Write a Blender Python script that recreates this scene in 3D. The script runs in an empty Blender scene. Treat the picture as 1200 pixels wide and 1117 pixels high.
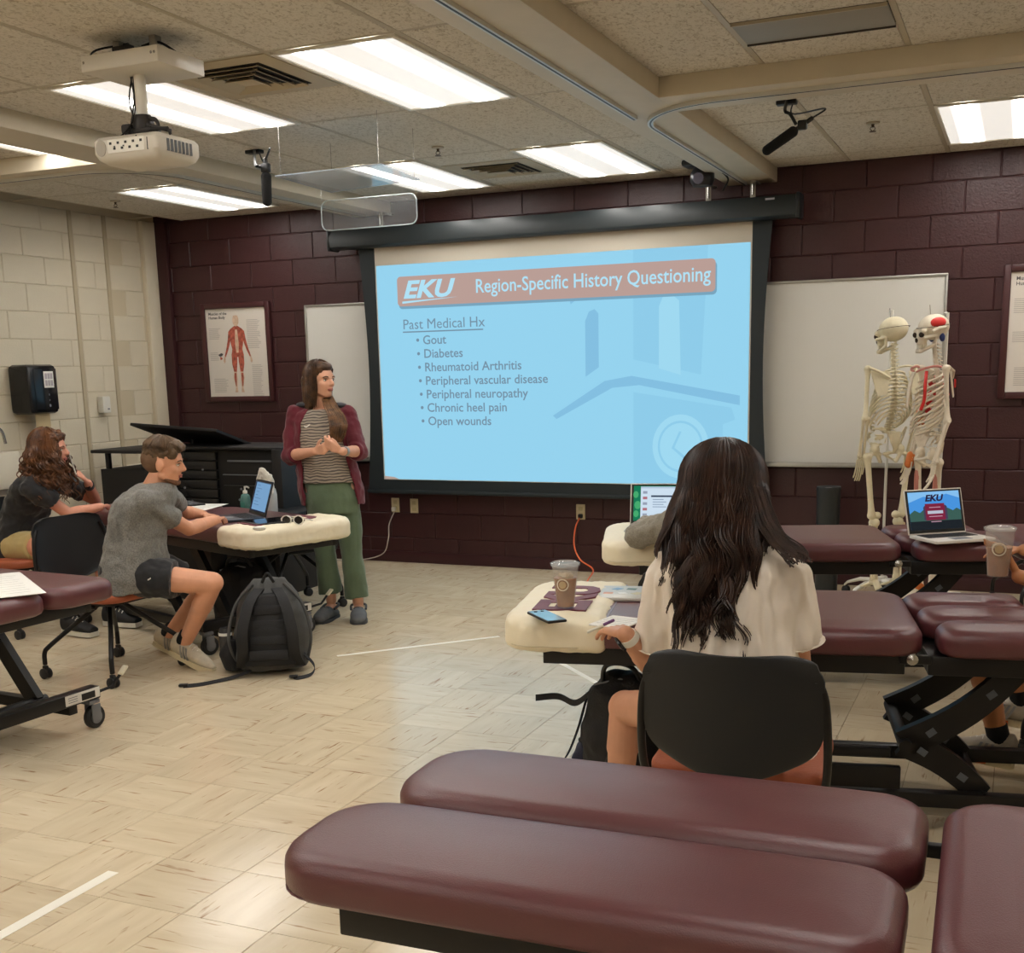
import bpy, bmesh, math, random
import numpy as np
from mathutils import Vector, Matrix, Euler
random.seed(7); rng = np.random.default_rng(7)
scn = bpy.context.scene; COL = scn.collection
PI = math.pi

# ---------------------------------------------------------------- camera
FPX, YAW, PITCH, ROLL, CY, CAMZ = 1354.5, .4149, .19218, -.0226, 696.2, 1.53
_F = np.array([-math.sin(YAW)*math.cos(PITCH), math.cos(YAW)*math.cos(PITCH), -math.sin(PITCH)])
_R0 = np.array([math.cos(YAW), math.sin(YAW), 0.]); _U0 = np.cross(_R0, _F)
_R = _R0*math.cos(ROLL)+_U0*math.sin(ROLL); _U = -_R0*math.sin(ROLL)+_U0*math.cos(ROLL)
cam_d = bpy.data.cameras.new('camera'); cam = bpy.data.objects.new('camera', cam_d); COL.objects.link(cam)
cam_d.sensor_width = 36; cam_d.lens = 36*FPX/1200; cam_d.shift_y = (CY-558.5)/1200; cam_d.clip_start = .02
cam.matrix_world = Matrix(((_R[0], _U[0], -_F[0], 0), (_R[1], _U[1], -_F[1], 0), (_R[2], _U[2], -_F[2], CAMZ), (0, 0, 0, 1)))
scn.camera = cam
# ---------------------------------------------------------------- world, exposure
w = bpy.data.worlds.new('world'); scn.world = w; w.use_nodes = True
w.node_tree.nodes['Background'].inputs[0].default_value = (1, .97, .92, 1)
w.node_tree.nodes['Background'].inputs[1].default_value = .25
scn.view_settings.view_transform = 'Standard'; scn.view_settings.look = 'None'
scn.view_settings.gamma = 1; scn.view_settings.use_curve_mapping = False
scn.view_settings.exposure = 0.25
LENS_BASE, LENS_BAND = .62, 24.0        # radiance of the ceiling lenses between and over the tubes
scn.cycles.max_bounces = 8; scn.cycles.diffuse_bounces = 4; scn.cycles.glossy_bounces = 4
scn.cycles.transmission_bounces = 6; scn.cycles.transparent_max_bounces = 8
scn.cycles.sample_clamp_indirect = 4.0; scn.cycles.caustics_reflective = False; scn.cycles.caustics_refractive = False

def ray(px, py):
    return (px-600)/FPX*_R-(py-CY)/FPX*_U+_F
def P(px, py, Y):                       # the point at world depth Y that is seen at a measured place of the photograph
    d = ray(px, py); return Vector(d*(Y/d[1])+np.array([0, 0, CAMZ]))
def G(px, py, z=0.):                    # the same on the horizontal plane z
    d = ray(px, py); return Vector(d*((z-CAMZ)/d[2])+np.array([0, 0, CAMZ]))
def V(*a): return Vector(a)

# ---------------------------------------------------------------- materials
def lin(c):
    return tuple((x/255/12.92 if x/255 <= .04045 else ((x/255+.055)/1.055)**2.4) for x in c)+(1,)
_M = {}
def mat(name, c, rough=.5, metal=0., spec=.5, bump=0., bscale=40., var=0., vscale=8., coat=0., emit=None, estr=1., trans=0., ior=1.45, coord='Object', sheen=0., alpha=1.):
    if name in _M: return _M[name]
    m = bpy.data.materials.new(name); m.use_nodes = True; nt = m.node_tree; N = nt.nodes; L = nt.links
    b = N['Principled BSDF']; b.inputs['Base Color'].default_value = lin(c); b.inputs['Roughness'].default_value = rough
    b.inputs['Metallic'].default_value = metal; b.inputs['Specular IOR Level'].default_value = spec
    b.inputs['Coat Weight'].default_value = coat; b.inputs['Transmission Weight'].default_value = trans; b.inputs['IOR'].default_value = ior
    b.inputs['Sheen Weight'].default_value = sheen; b.inputs['Alpha'].default_value = alpha
    if emit: b.inputs['Emission Color'].default_value = lin(emit); b.inputs['Emission Strength'].default_value = estr
    if bump or var:
        tc = N.new('ShaderNodeTexCoord')
        if var:
            n = N.new('ShaderNodeTexNoise'); n.inputs['Scale'].default_value = vscale; n.inputs['Detail'].default_value = 5
            L.new(tc.outputs[coord], n.inputs['Vector'])
            r = N.new('ShaderNodeValToRGB'); e = r.color_ramp.elements; e[0].position = .3; e[1].position = .7
            l = lin(c); e[0].color = tuple(x*(1-var) for x in l[:3])+(1,); e[1].color = tuple(min(1, x*(1+var)) for x in l[:3])+(1,)
            L.new(n.outputs[0], r.inputs[0]); L.new(r.outputs[0], b.inputs['Base Color'])
        if bump:
            n = N.new('ShaderNodeTexNoise'); n.inputs['Scale'].default_value = bscale; n.inputs['Detail'].default_value = 4
            L.new(tc.outputs[coord], n.inputs['Vector']); bp = N.new('ShaderNodeBump'); bp.inputs['Strength'].default_value = bump
            bp.inputs['Distance'].default_value = .01; L.new(n.outputs[0], bp.inputs['Height']); L.new(bp.outputs[0], b.inputs['Normal'])
    _M[name] = m; return m

# ---------------------------------------------------------------- mesh builder
class MB:
    def __init__(s): s.v = []; s.f = []; s.mi = []; s.cur = 0
    def add(s, vs, fs):
        o = len(s.v); s.v += [tuple(v) for v in vs]; s.f += [tuple(i+o for i in f) for f in fs]; s.mi += [s.cur]*len(fs); return s
    def box(s, c, d, M=None, bev=0.):
        c = Vector(c); x, y, z = (q/2 for q in d)
        if bev <= 0:
            vs = [(a*x, b*y, e*z) for e in (-1, 1) for b in (-1, 1) for a in (-1, 1)]
            fs = [(0, 2, 3, 1), (4, 5, 7, 6), (0, 1, 5, 4), (2, 6, 7, 3), (0, 4, 6, 2), (1, 3, 7, 5)]
        else:
            b_ = min(bev, x*.99, y*.99, z*.99); bm = bmesh.new(); bmesh.ops.create_cube(bm, size=1)
            for v in bm.verts: v.co = (v.co[0]*2*x, v.co[1]*2*y, v.co[2]*2*z)
            bmesh.ops.bevel(bm, geom=bm.edges[:], offset=b_, segments=2, affect='EDGES', profile=.5)
            bm.verts.index_update(); vs = [v.co[:] for v in bm.verts]; fs = [[v.index for v in f.verts] for f in bm.faces]; bm.free()
        return s.add([(M @ Vector(v) if M else Vector(v))+c for v in vs], fs)
    def rings(s, rs, closed=True, caps=True):    # rs: lists of points, equal length
        n = len(rs[0]); vs = [p for r in rs for p in r]; fs = []
        for i in range(len(rs)-1):
            for j in range(n if closed else n-1):
                k = (j+1) % n; fs.append((i*n+j, i*n+k, (i+1)*n+k, (i+1)*n+j))
        if caps: fs += [tuple(reversed(range(n))), tuple((len(rs)-1)*n+j for j in range(n))]
        return s.add(vs, fs)
    def loft(s, rs, n=20):                      # rs: (centre, a, b) ellipse rings
        out = []
        for c, a, b in rs:
            c, a, b = Vector(c), Vector(a), Vector(b)
            out.append([c+a*math.cos(t)+b*math.sin(t) for t in (2*PI*i/n for i in range(n))])
        return s.rings(out)
    def cone(s, p0, p1, r0, r1=None, n=12, sq=1., up=None):
        if r1 is None: r1 = r0
        p0, p1 = Vector(p0), Vector(p1); d = (p1-p0).normalized()
        u = (up if up else (V(0, 0, 1) if abs(d.z) < .9 else V(1, 0, 0))); a = d.cross(u).normalized(); b = a.cross(d)
        return s.loft([(p0, a*r0, b*r0*sq), (p1, a*r1, b*r1*sq)], n)
    def cap(s, p0, p1, r0, r1=None, n=14, sq=1., up=None):
        if r1 is None: r1 = r0
        p0, p1 = Vector(p0), Vector(p1); d = (p1-p0)
        if d.length < 1e-6: d = V(0, 0, 1e-6)
        d.normalize(); u = (Vector(up) if up else (V(0, 0, 1) if abs(d.z) < .9 else V(1, 0, 0))); a = d.cross(u).normalized(); b = a.cross(d)
        rs = []
        for t in (-85, -60, -35, -12): c, q = math.cos(t*PI/180), math.sin(t*PI/180); rs.append((p0+d*(q*r0), a*r0*c, b*r0*c*sq))
        for t in (12, 35, 60, 85): c, q = math.cos(t*PI/180), math.sin(t*PI/180); rs.append((p1+d*(q*r1), a*r1*c, b*r1*c*sq))
        return s.loft(rs, n)
    def ell(s, c, r, M=None, n=16):
        c = Vector(c); M = M or Matrix.Identity(3); rs = []
        for i in range(1, 12):
            t = PI*i/12; rs.append([c+M @ V(r[0]*math.sin(t)*math.cos(p), r[1]*math.sin(t)*math.sin(p), -r[2]*math.cos(t)) for p in (2*PI*k/n for k in range(n))])
        return s.rings(rs)
    def tube(s, pts, r, n=8, rr=None, closed=False):
        pts = [Vector(p) for p in pts]; m = len(pts); out = []; a = None
        for i, p in enumerate(pts):
            d = (pts[min(i+1, m-1)]-pts[max(i-1, 0)]).normalized()
            if a is None: a = d.cross(V(0, 0, 1) if abs(d.z) < .9 else V(1, 0, 0)).normalized()
            else:
                a = (a-d*a.dot(d)); a = a.normalized() if a.length > 1e-6 else d.orthogonal().normalized()
            b = d.cross(a); q = rr[i] if rr else r
            out.append([p+(a*math.cos(t)+b*math.sin(t))*q for t in (2*PI*k/n for k in range(n))])
        return s.rings(out)
    def lathe(s, prof, c=(0, 0, 0), n=24, M=None):
        c = Vector(c); M = M or Matrix.Identity(3)
        return s.rings([[c+M @ V(r*math.cos(t), r*math.sin(t), z) for t in (2*PI*k/n for k in range(n))] for r, z in prof])
    def strip(s, pts, wv, th=.002):              # a flat strap along pts, width vector wv, thickness th
        pts = [Vector(p) for p in pts]; out = []
        for i, p in enumerate(pts):
            w_ = Vector(wv[i] if isinstance(wv, list) else wv); d = (pts[min(i+1, len(pts)-1)]-pts[max(i-1, 0)]).normalized(); nn = d.cross(w_).normalized()*th/2
            out.append([p-w_/2-nn, p+w_/2-nn, p+w_/2+nn, p-w_/2+nn])
        return s.rings(out)
    def mesh(s, name, mats, smooth=True):
        me = bpy.data.meshes.new(name); me.from_pydata(s.v, [], s.f)
        for m in (mats if isinstance(mats, (list, tuple)) else [mats]): me.materials.append(m)
        if any(s.mi): me.polygons.foreach_set('material_index', s.mi)
        me.update()
        bm = bmesh.new(); bm.from_mesh(me); bmesh.ops.recalc_face_normals(bm, faces=bm.faces); bm.to_mesh(me); bm.free()
        if smooth:
            me.polygons.foreach_set('use_smooth', [True]*len(me.polygons)); me.set_sharp_from_angle(angle=math.radians(40))
        return me
    def obj(s, name, mats, parent=None, smooth=True, loc=None):
        o = bpy.data.objects.new(name, s.mesh(name, mats, smooth)); COL.objects.link(o); o.parent = parent
        if loc: o.location = loc
        return o
def link(name, me, parent=None, loc=(0, 0, 0), rot=None):
    o = bpy.data.objects.new(name, me); COL.objects.link(o); o.parent = parent; o.location = loc
    if rot is not None: o.rotation_euler = rot
    return o
def tag(o, label=None, cat=None, group=None, kind=None):
    if label: o['label'] = label
    if cat: o['category'] = cat
    if group: o['group'] = group
    if kind: o['kind'] = kind
    return o
def thing(name, label, cat, loc=(0, 0, 0), rz=0., group=None):
    o = bpy.data.objects.new(name, None); COL.objects.link(o); o.location = loc; o.rotation_euler = (0, 0, rz); o.empty_display_size = .1
    return tag(o, label, cat, group)
def struct(o): o['kind'] = 'structure'; return o
def copy_tree(o, parent=None):
    c = o.copy(); COL.objects.link(c); c.parent = parent
    for ch in o.children: copy_tree(ch, c)
    return c
def bez(ps, n=16):                              # Catmull-Rom through points
    ps = [Vector(p) for p in ps]; q = [ps[0]*2-ps[1]]+ps+[ps[-1]*2-ps[-2]]; out = []
    for i in range(1, len(q)-2):
        for k in range(n):
            t = k/n; a, b, c, d = q[i-1], q[i], q[i+1], q[i+2]
            out.append(.5*((2*b)+(c-a)*t+(2*a-5*b+4*c-d)*t*t+(3*b-a-3*c+d)*t**3))
    out.append(ps[-1]); return out
def text(name, s, size, m, parent, loc, rot, ext=.0004, shear=0., bold=0., align='LEFT', sx=1.):
    cu = bpy.data.curves.new(name, 'FONT'); cu.body = s; cu.size = size; cu.extrude = ext; cu.shear = shear; cu.offset = bold; cu.align_x = align; cu.resolution_u = 3
    o = bpy.data.objects.new(name, cu); COL.objects.link(o)
    me = evaluate(o)
    me.materials.clear(); me.materials.append(m); me.name = name
    o = link(name, me, parent, loc, rot); o.scale = (sx, 1, 1); return o
def poly(name, pts, m, parent, M, th=.0004):     # flat print: polygon in the plane of matrix M
    n = len(pts); mb = MB(); mb.add([M @ V(x, y, z) for z in (0, th) for x, y in pts], [tuple(reversed(range(n))), tuple(range(n, 2*n))]+[(i, (i+1) % n, n+(i+1) % n, n+i) for i in range(n)])
    return mb.obj(name, m, parent, smooth=False)
_TRASH = []
from mathutils import noise as mnoise
def evaluate(o):
    bpy.context.view_layer.update()
    dg = bpy.context.evaluated_depsgraph_get(); out = bpy.data.meshes.new_from_object(o.evaluated_get(dg), preserve_all_data_layers=False, depsgraph=dg)
    COL.objects.unlink(o); _TRASH.append(o); return out
def empty_trash():
    bpy.context.view_layer.update()
    for o in _TRASH:
        d = o.data; bpy.data.objects.remove(o)
        if d.users == 0: (bpy.data.meshes if isinstance(d, bpy.types.Mesh) else bpy.data.curves).remove(d)
def remesh(mb, name, m, parent, voxel=.006, smooth=4, fac=.6, disp=None):   # disp = (height, size, stretch along z)
    me = bpy.data.meshes.new(name+'_raw'); me.from_pydata(mb.v, [], mb.f); me.update()
    bm = bmesh.new(); bm.from_mesh(me); bmesh.ops.recalc_face_normals(bm, faces=bm.faces); bm.to_mesh(me); bm.free(); me.validate()
    o = bpy.data.objects.new(name, me); COL.objects.link(o)
    r = o.modifiers.new('r', 'REMESH'); r.mode = 'VOXEL'; r.voxel_size = voxel; r.use_smooth_shade = True
    if smooth: q = o.modifiers.new('s', 'SMOOTH'); q.factor = fac; q.iterations = smooth
    out = evaluate(o); out.materials.clear(); out.materials.append(m); out.name = name
    n = len(out.vertices)
    if disp:
        co = np.empty(n*3); out.vertices.foreach_get('co', co); co = co.reshape(-1, 3); no = np.empty(n*3); out.vertices.foreach_get('normal', no); no = no.reshape(-1, 3)
        k = np.array([1, 1, 1/(disp[2] if len(disp) > 2 else 1)])/disp[1]; d = np.array([mnoise.noise(c) + .5*mnoise.noise(c2) for c, c2 in zip((co*k).tolist(), (co*k*2.1).tolist())])
        co += no*(d*disp[0]*.5)[:, None]; out.vertices.foreach_set('co', co.ravel()); out.update()
    out.polygons.foreach_set('use_smooth', [True]*len(out.polygons))
    return link(name, out, parent)

# ---------------------------------------------------------------- palette
M_maroon = mat('maroon_block_paint', (60, 30, 32), .42, bump=.25, bscale=90, var=.10, vscale=5)
M_mortar = mat('maroon_joint_paint', (62, 30, 32), .5)
M_cream = mat('cream_block_paint', (218, 208, 186), .5, bump=.2, bscale=90, var=.03, vscale=4)
M_creamj = mat('cream_joint_paint', (205, 192, 165), .6)
M_grid = mat('ceiling_grid_metal', (176, 166, 146), .5)
M_beam = mat('soffit_paint', (198, 188, 168), .55, var=.03)
M_white = mat('white_enamel', (225, 222, 212), .35)
M_plast = mat('black_plastic', (20, 20, 21), .42)
M_blackm = mat('black_powder_steel', (22, 20, 20), .42, metal=.2)
M_chrome = mat('brushed_chrome', (170, 168, 165), .25, metal=1)
M_grey = mat('grey_plastic', (120, 122, 128), .45)
M_vinyl = mat('maroon_vinyl', (92, 48, 52), .33, spec=.7, bump=.12, bscale=350, var=.05, vscale=3)
M_cover = mat('cream_vinyl_cover', (236, 226, 200), .5, bump=.35, bscale=14)
M_mletter = mat('maroon_lettering', (110, 45, 60), .5)
M_paper = mat('white_paper', (236, 234, 228), .7)
M_board = mat('whiteboard_enamel', (212, 210, 204), .3)
M_alu = mat('aluminium_trim', (170, 168, 162), .35, metal=.8)
M_seat = mat('tan_orange_upholstery', (158, 84, 56), .55, bump=.2, bscale=120)
M_screenblk = mat('black_screen_border', (26, 34, 38), .6)
# ================================================================ ROOM
XL, XR, YB, YF, CZ = -6.87, 1.9, 8.2, -3.2, 2.815
CAMP = V(0, 0, CAMZ)
def inview(p, m=60):
    d = np.array(Vector(p)-CAMP); z = d @ _F
    if z < .1: return False
    x = 600+FPX*(d @ _R)/z; y = CY-FPX*(d @ _U)/z
    return -m < x < 1200+m and -m < y < 1117+m
# floor ---------------------------------------------------------
def floor_mat():
    m = bpy.data.materials.new('vinyl_floor_tile'); m.use_nodes = True; nt = m.node_tree; N = nt.nodes; L = nt.links; b = N['Principled BSDF']
    uv = N.new('ShaderNodeUVMap'); oi = N.new('ShaderNodeObjectInfo'); ad = N.new('ShaderNodeVectorMath'); ad.operation = 'ADD'
    ml = N.new('ShaderNodeMath'); ml.operation = 'MULTIPLY'; ml.inputs[1].default_value = 57.; L.new(oi.outputs['Random'], ml.inputs[0])
    L.new(uv.outputs[0], ad.inputs[0]); L.new(ml.outputs[0], ad.inputs[1])
    mp = N.new('ShaderNodeMapping'); mp.inputs['Scale'].default_value = (6, 62, 1); L.new(ad.outputs[0], mp.inputs[0])
    n1 = N.new('ShaderNodeTexNoise'); n1.inputs['Scale'].default_value = 1.; n1.inputs['Detail'].default_value = 3; n1.inputs['Distortion'].default_value = .35; L.new(mp.outputs[0], n1.inputs[0])
    r1 = N.new('ShaderNodeValToRGB'); e = r1.color_ramp.elements; e[0].position = .62; e[0].color = (0, 0, 0, 1); e[1].position = .72; e[1].color = (1, 1, 1, 1); L.new(n1.outputs[0], r1.inputs[0])
    mp2 = N.new('ShaderNodeMapping'); mp2.inputs['Scale'].default_value = (2.5, 14, 1); L.new(ad.outputs[0], mp2.inputs[0])
    n2 = N.new('ShaderNodeTexNoise'); n2.inputs['Scale'].default_value = 1.; n2.inputs['Detail'].default_value = 4; L.new(mp2.outputs[0], n2.inputs[0])
    r2 = N.new('ShaderNodeValToRGB'); e = r2.color_ramp.elements; e[0].position = .3; e[0].color = lin((206, 189, 160)); e[1].position = .7; e[1].color = lin((221, 206, 178)); L.new(n2.outputs[0], r2.inputs[0])
    mx = N.new('ShaderNodeMixRGB'); mx.inputs[2].default_value = lin((164, 132, 102)); L.new(r1.outputs[0], mx.inputs[0]); L.new(r2.outputs[0], mx.inputs[1])
    hs = N.new('ShaderNodeHueSaturation'); mr = N.new('ShaderNodeMapRange'); mr.inputs[3].default_value = .95; mr.inputs[4].default_value = 1.04
    L.new(oi.outputs['Random'], mr.inputs[0]); L.new(mr.outputs[0], hs.inputs['Value']); L.new(mx.outputs[0], hs.inputs['Color']); L.new(hs.outputs[0], b.inputs['Base Color'])
    b.inputs['Roughness'].default_value = .17; b.inputs['Specular IOR Level'].default_value = .5
    tc = N.new('ShaderNodeTexCoord'); n3 = N.new('ShaderNodeTexNoise'); n3.inputs['Scale'].default_value = 5; L.new(tc.outputs['Object'], n3.inputs[0])
    bp = N.new('ShaderNodeBump'); bp.inputs['Strength'].default_value = .08; bp.inputs['Distance'].default_value = .02; L.new(n3.outputs[0], bp.inputs['Height']); L.new(bp.outputs[0], b.inputs['Normal'])
    return m
M_tile = floor_mat()
floor = struct(MB().box(((XL+XR)/2, (YB+YF)/2, -.0535), (XR-XL+.3, YB-YF+.3, .1)).obj('floor', mat('floor_joint_adhesive', (150, 132, 105), .7)))
T = .3048; h = T/2-.0006
def tile_geo(ox, oy, r90, z=0.):
    vs = [(-h, -h, -.003), (h, -h, -.003), (h, h, -.003), (-h, h, -.003), (-h+.0008, -h+.0008, 0), (h-.0008, -h+.0008, 0), (h-.0008, h-.0008, 0), (-h+.0008, h-.0008, 0)]
    fs = [(4, 5, 6, 7), (0, 1, 5, 4), (1, 2, 6, 5), (2, 3, 7, 6), (3, 0, 4, 7)]
    uv = [(x, y) for x, y, _ in vs]
    if r90: uv = [(y, -x) for x, y in uv]
    return [(x+ox, y+oy, q+z) for x, y, q in vs], fs, uv
def with_uv(me, uvs):
    l = me.uv_layers.new(name='UVMap'); vi = np.zeros(len(me.loops), int); me.loops.foreach_get('vertex_index', vi)
    l.data.foreach_set('uv', np.array(uvs, dtype=float)[vi].ravel())
v_, f_, u_ = tile_geo(0, 0, False)
me_tile = bpy.data.meshes.new('floor_tile'); me_tile.from_pydata(v_, [], f_); me_tile.materials.append(M_tile); with_uv(me_tile, u_)
cells = []
for i in range(-23, 6):
    for j in range(-10, 27):
        x, y = (i+.5)*T-.02, (j+.5)*T+.02
        if XL-.1 < x < XR and y < YB: cells.append((x, y, (i+j) % 2))
vis = sorted([c for c in cells if inview((c[0], c[1], 0), 40)], key=lambda c: c[0]**2+c[1]**2)
near = set(vis[:298])
vv, ff, uu = [], [], []
for c in cells:
    if c in near: link('floor_tile', me_tile, floor, (c[0], c[1], 0), (0, 0, PI/2*c[2]))
    else:
        a, b, u = tile_geo(c[0], c[1], c[2]); o = len(vv); vv += a; ff += [tuple(q+o for q in t) for t in b]; k = random.random()*90; uu += [(p+k, q+k) for p, q in u]
me = bpy.data.meshes.new('floor_tiling'); me.from_pydata(vv, [], ff); me.materials.append(M_tile); with_uv(me, uu)
tag(link('floor_tiling', me, floor), kind='stuff')
# walls ----------------------------------------------------------
BH, BL = .2032, .4064
def block_mesh(name, L, m, H=BH):
    a, b = L/2-.0015, H/2-.0015; c = .0055; d = .007
    vs = [(-a, 0, -b), (a, 0, -b), (a, 0, b), (-a, 0, b), (-a, -d+c, -b), (a, -d+c, -b), (a, -d+c, b), (-a, -d+c, b), (-a+c, -d, -b+c), (a-c, -d, -b+c), (a-c, -d, b-c), (-a+c, -d, b-c)]
    fs = [(8, 9, 10, 11)]+[(i, (i+1) % 4, (i+1) % 4+4, i+4) for i in range(4)]+[(i+4, (i+1) % 4+4, (i+1) % 4+8, i+8) for i in range(4)]
    me = bpy.data.meshes.new(name); me.from_pydata(vs, [], fs); me.materials.append(m); me.update(); return me
def block_wall(name, base, m, mj, dims, x0, x1, place, skip=None, phase=0.):
    n = 0; cache = {}; extra = MB()
    for r in range(14):
        z0 = r*BH; H = min(BH, CZ-z0)
        x = x0-(BL/2 if r % 2 else 0)+phase
        while x < x1-.01:
            a, b = max(x, x0), min(x+BL, x1); x += BL
            if b-a < .03: continue
            c = ((a+b)/2, z0+H/2)
            if skip and skip(a, b, z0, z0+H): continue
            k = (round(b-a, 3), round(H, 3))
            if k not in cache: cache[k] = block_mesh('block', k[0], m, k[1])
            place(cache[k], c, base); n += 1
    return n
wb = struct(MB().box(((XL+XR)/2, YB+.1, CZ/2), (XR-XL+.4, .2, CZ+.2)).obj('wall_back', M_mortar))
def hid(a, b, z0, z1):
    if a > -5.3 and b < -.52 and z0 > .88 and z1 < 2.02: return True
    if a > .45: return True
    return False
block_wall('wall_back', wb, M_maroon, M_mortar, None, XL+.02, .9, lambda me, c, p: link('block', me, p, (c[0], YB, c[1])), hid, phase=-.06)
wl = struct(MB().box((XL-.1, (YB+YF)/2, CZ/2), (.2, YB-YF, CZ+.2)).obj('wall_left', M_creamj))
pil = [(7.21, 7.30), (7.57, 7.65)]
def hidl(a, b, z0, z1): return b < 5.6
block_wall('wall_left', wl, M_cream, M_creamj, None, 5.4, 7.2, lambda me, c, p: link('block', me, p, (XL, c[0], c[1]), (0, 0, PI/2)), hidl, phase=.1)
block_wall('wall_left', wl, M_cream, M_creamj, None, 7.245, 7.575, lambda me, c, p: link('block', me, p, (XL, c[0], c[1]), (0, 0, PI/2)), None)
block_wall('wall_left', wl, M_cream, M_creamj, None, 7.62, 8.0, lambda me, c, p: link('block', me, p, (XL, c[0], c[1]), (0, 0, PI/2)), None, phase=.16)
struct(MB().box((XL-.002, 7.222, CZ/2), (.03, .04, CZ), bev=.006).obj('trim_1', mat('control_joint', (188, 174, 146), .6)))
struct(MB().box((XL-.002, 7.597, CZ/2), (.03, .04, CZ), bev=.006).obj('trim_2', _M['control_joint']))
struct(MB().box((XL+.02, 8.10, CZ/2), (.05, .18, CZ), bev=.01).obj('trim_3', M_cream))
struct(MB().box((XL+.1, 8.17, CZ/2), (.11, .04, CZ), bev=.006).obj('trim_4', mat('dark_corner_trim', (58, 28, 30), .5)))
struct(MB().box((XR+.1, (YB+YF)/2, CZ/2), (.2, YB-YF, CZ+.2)).obj('wall_right', M_cream))
struct(MB().box(((XL+XR)/2, YF-.1, CZ/2), (XR-XL+.4, .2, CZ+.2)).obj('wall_front', M_cream))
struct(MB().box(((XL+XR)/2, YB-.012, .045), (XR-XL, .012, .09), bev=.004).obj('baseboard_back', mat('maroon_base', (58, 28, 32), .4)))
struct(MB().box((XL+.012, (YB+YF)/2, .05), (.012, YB-YF, .10), bev=.004).obj('baseboard_left', mat('dark_base', (50, 40, 38), .5)))
# ceiling --------------------------------------------------------
def ceil_mat():
    m = bpy.data.materials.new('fissured_ceiling_tile'); m.use_nodes = True; nt = m.node_tree; N = nt.nodes; L = nt.links; b = N['Principled BSDF']
    tc = N.new('ShaderNodeTexCoord'); oi = N.new('ShaderNodeObjectInfo'); ad = N.new('ShaderNodeVectorMath'); ad.operation = 'ADD'
    ml = N.new('ShaderNodeMath'); ml.operation = 'MULTIPLY'; ml.inputs[1].default_value = 31.; L.new(oi.outputs['Random'], ml.inputs[0]); L.new(tc.outputs['Object'], ad.inputs[0]); L.new(ml.outputs[0], ad.inputs[1])
    mp = N.new('ShaderNodeMapping'); mp.inputs['Scale'].default_value = (1.6, 1, 1); mp.inputs['Rotation'].default_value = (0, 0, .5); L.new(ad.outputs[0], mp.inputs[0])
    n = N.new('ShaderNodeTexNoise'); n.inputs['Scale'].default_value = 34; n.inputs['Detail'].default_value = 6; n.inputs['Roughness'].default_value = .7; n.inputs['Distortion'].default_value = 1.2; L.new(mp.outputs[0], n.inputs[0])
    r = N.new('ShaderNodeValToRGB'); e = r.color_ramp.elements; e[0].position = .36; e[0].color = lin((170, 160, 142)); e[1].position = .50; e[1].color = lin((216, 210, 198)); L.new(n.outputs[0], r.inputs[0]); L.new(r.outputs[0], b.inputs['Base Color'])
    bp = N.new('ShaderNodeBump'); bp.inputs['Strength'].default_value = .7; bp.inputs['Distance'].default_value = .008; L.new(n.outputs[0], bp.inputs['Height']); L.new(bp.outputs[0], b.inputs['Normal']); b.inputs['Roughness'].default_value = .9
    return m
M_ceil = ceil_mat()
ceil = struct(MB().box(((XL+XR)/2, (YB+YF)/2, CZ+.12), (XR-XL+.3, YB-YF+.3, .1)).obj('ceiling', mat('plenum_dark', (70, 62, 52), .9)))
TW, TL = .6096, 1.2192
XG = -2.295; YG = 4.222
def xcells():
    a = [XG+TW*k for k in range(-8, 2)]; out = [(a[i], a[i+1]) for i in range(len(a)-1)]
    out = [(XL, out[0][0])]+out if out[0][0] > XL+.05 else out
    out = [c for c in out if c[0] >= XL-.01]; out += [(-1.686, -1.13)]+[(-1.13+TW*k, -1.13+TW*(k+1)) for k in range(0, 5)]
    return out
XC = xcells(); YC = [(YG+TL*k, min(YG+TL*(k+1), YB)) for k in range(-6, 4)]
LIGHTS = {}
def cell(i, j): return (XC[i][0], XC[i][1], YC[j][0], YC[j][1])
tcache = {}
def ceil_tile(x0, x1, y0, y1):
    k = (round(x1-x0, 3), round(y1-y0, 3))
    if min(k) < .03: return
    if k not in tcache:
        a, b = k[0]/2-.013, k[1]/2-.013; c = .004
        vs = [(-a, -b, .012), (a, -b, .012), (a, b, .012), (-a, b, .012), (-a, -b, c), (a, -b, c), (a, b, c), (-a, b, c), (-a+c, -b+c, 0), (a-c, -b+c, 0), (a-c, b-c, 0), (-a+c, b-c, 0)]
        me = bpy.data.meshes.new('ceiling_tile'); me.from_pydata(vs, [], [(8, 11, 10, 9), (0, 1, 2, 3)]+[(i+4*q, i+4*q+4, (i+1) % 4+4*q+4, (i+1) % 4+4*q) for i in range(4) for q in (0, 1)]); me.materials.append(M_ceil); me.update(); tcache[k] = me
    link('ceiling_tile', tcache[k], ceil, ((x0+x1)/2, (y0+y1)/2, CZ))
lit = [(x, y) for y in range(-6, 4) for x in ()]
fix = [(-2.905, 0, 4.222), (-4.124, 0, 4.222), (-5.343, -1, 4.222), (-2.905, 0, 6.660), (-4.124, 0, 6.660), (-5.953, -1, 6.660), (-.5204, 1, 6.660), (.699, 1, 6.66),
       (-2.905, 0, 1.784), (-4.124, 0, 1.784), (-5.953, 0, 1.784), (-.5204, 1, 1.784), (.699, 1, 4.222), (-2.905, 0, -.655), (-4.734, 0, -.655), (-.5204, 1, -.655), (-5.953, 0, -3.1), (-2.905, 0, -3.1), (-.5204, 1, -3.1)]
fixcell = set()
def near_fix(x0, y0): return any(abs(f[0]-x0) < .03 and abs(f[2]-y0) < .03 for f in fix)
vents = [(-3.515, 4.222, 'square'), (-3.515, 6.97, 'square2')]
grid = MB(); ncell = 0
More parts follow.
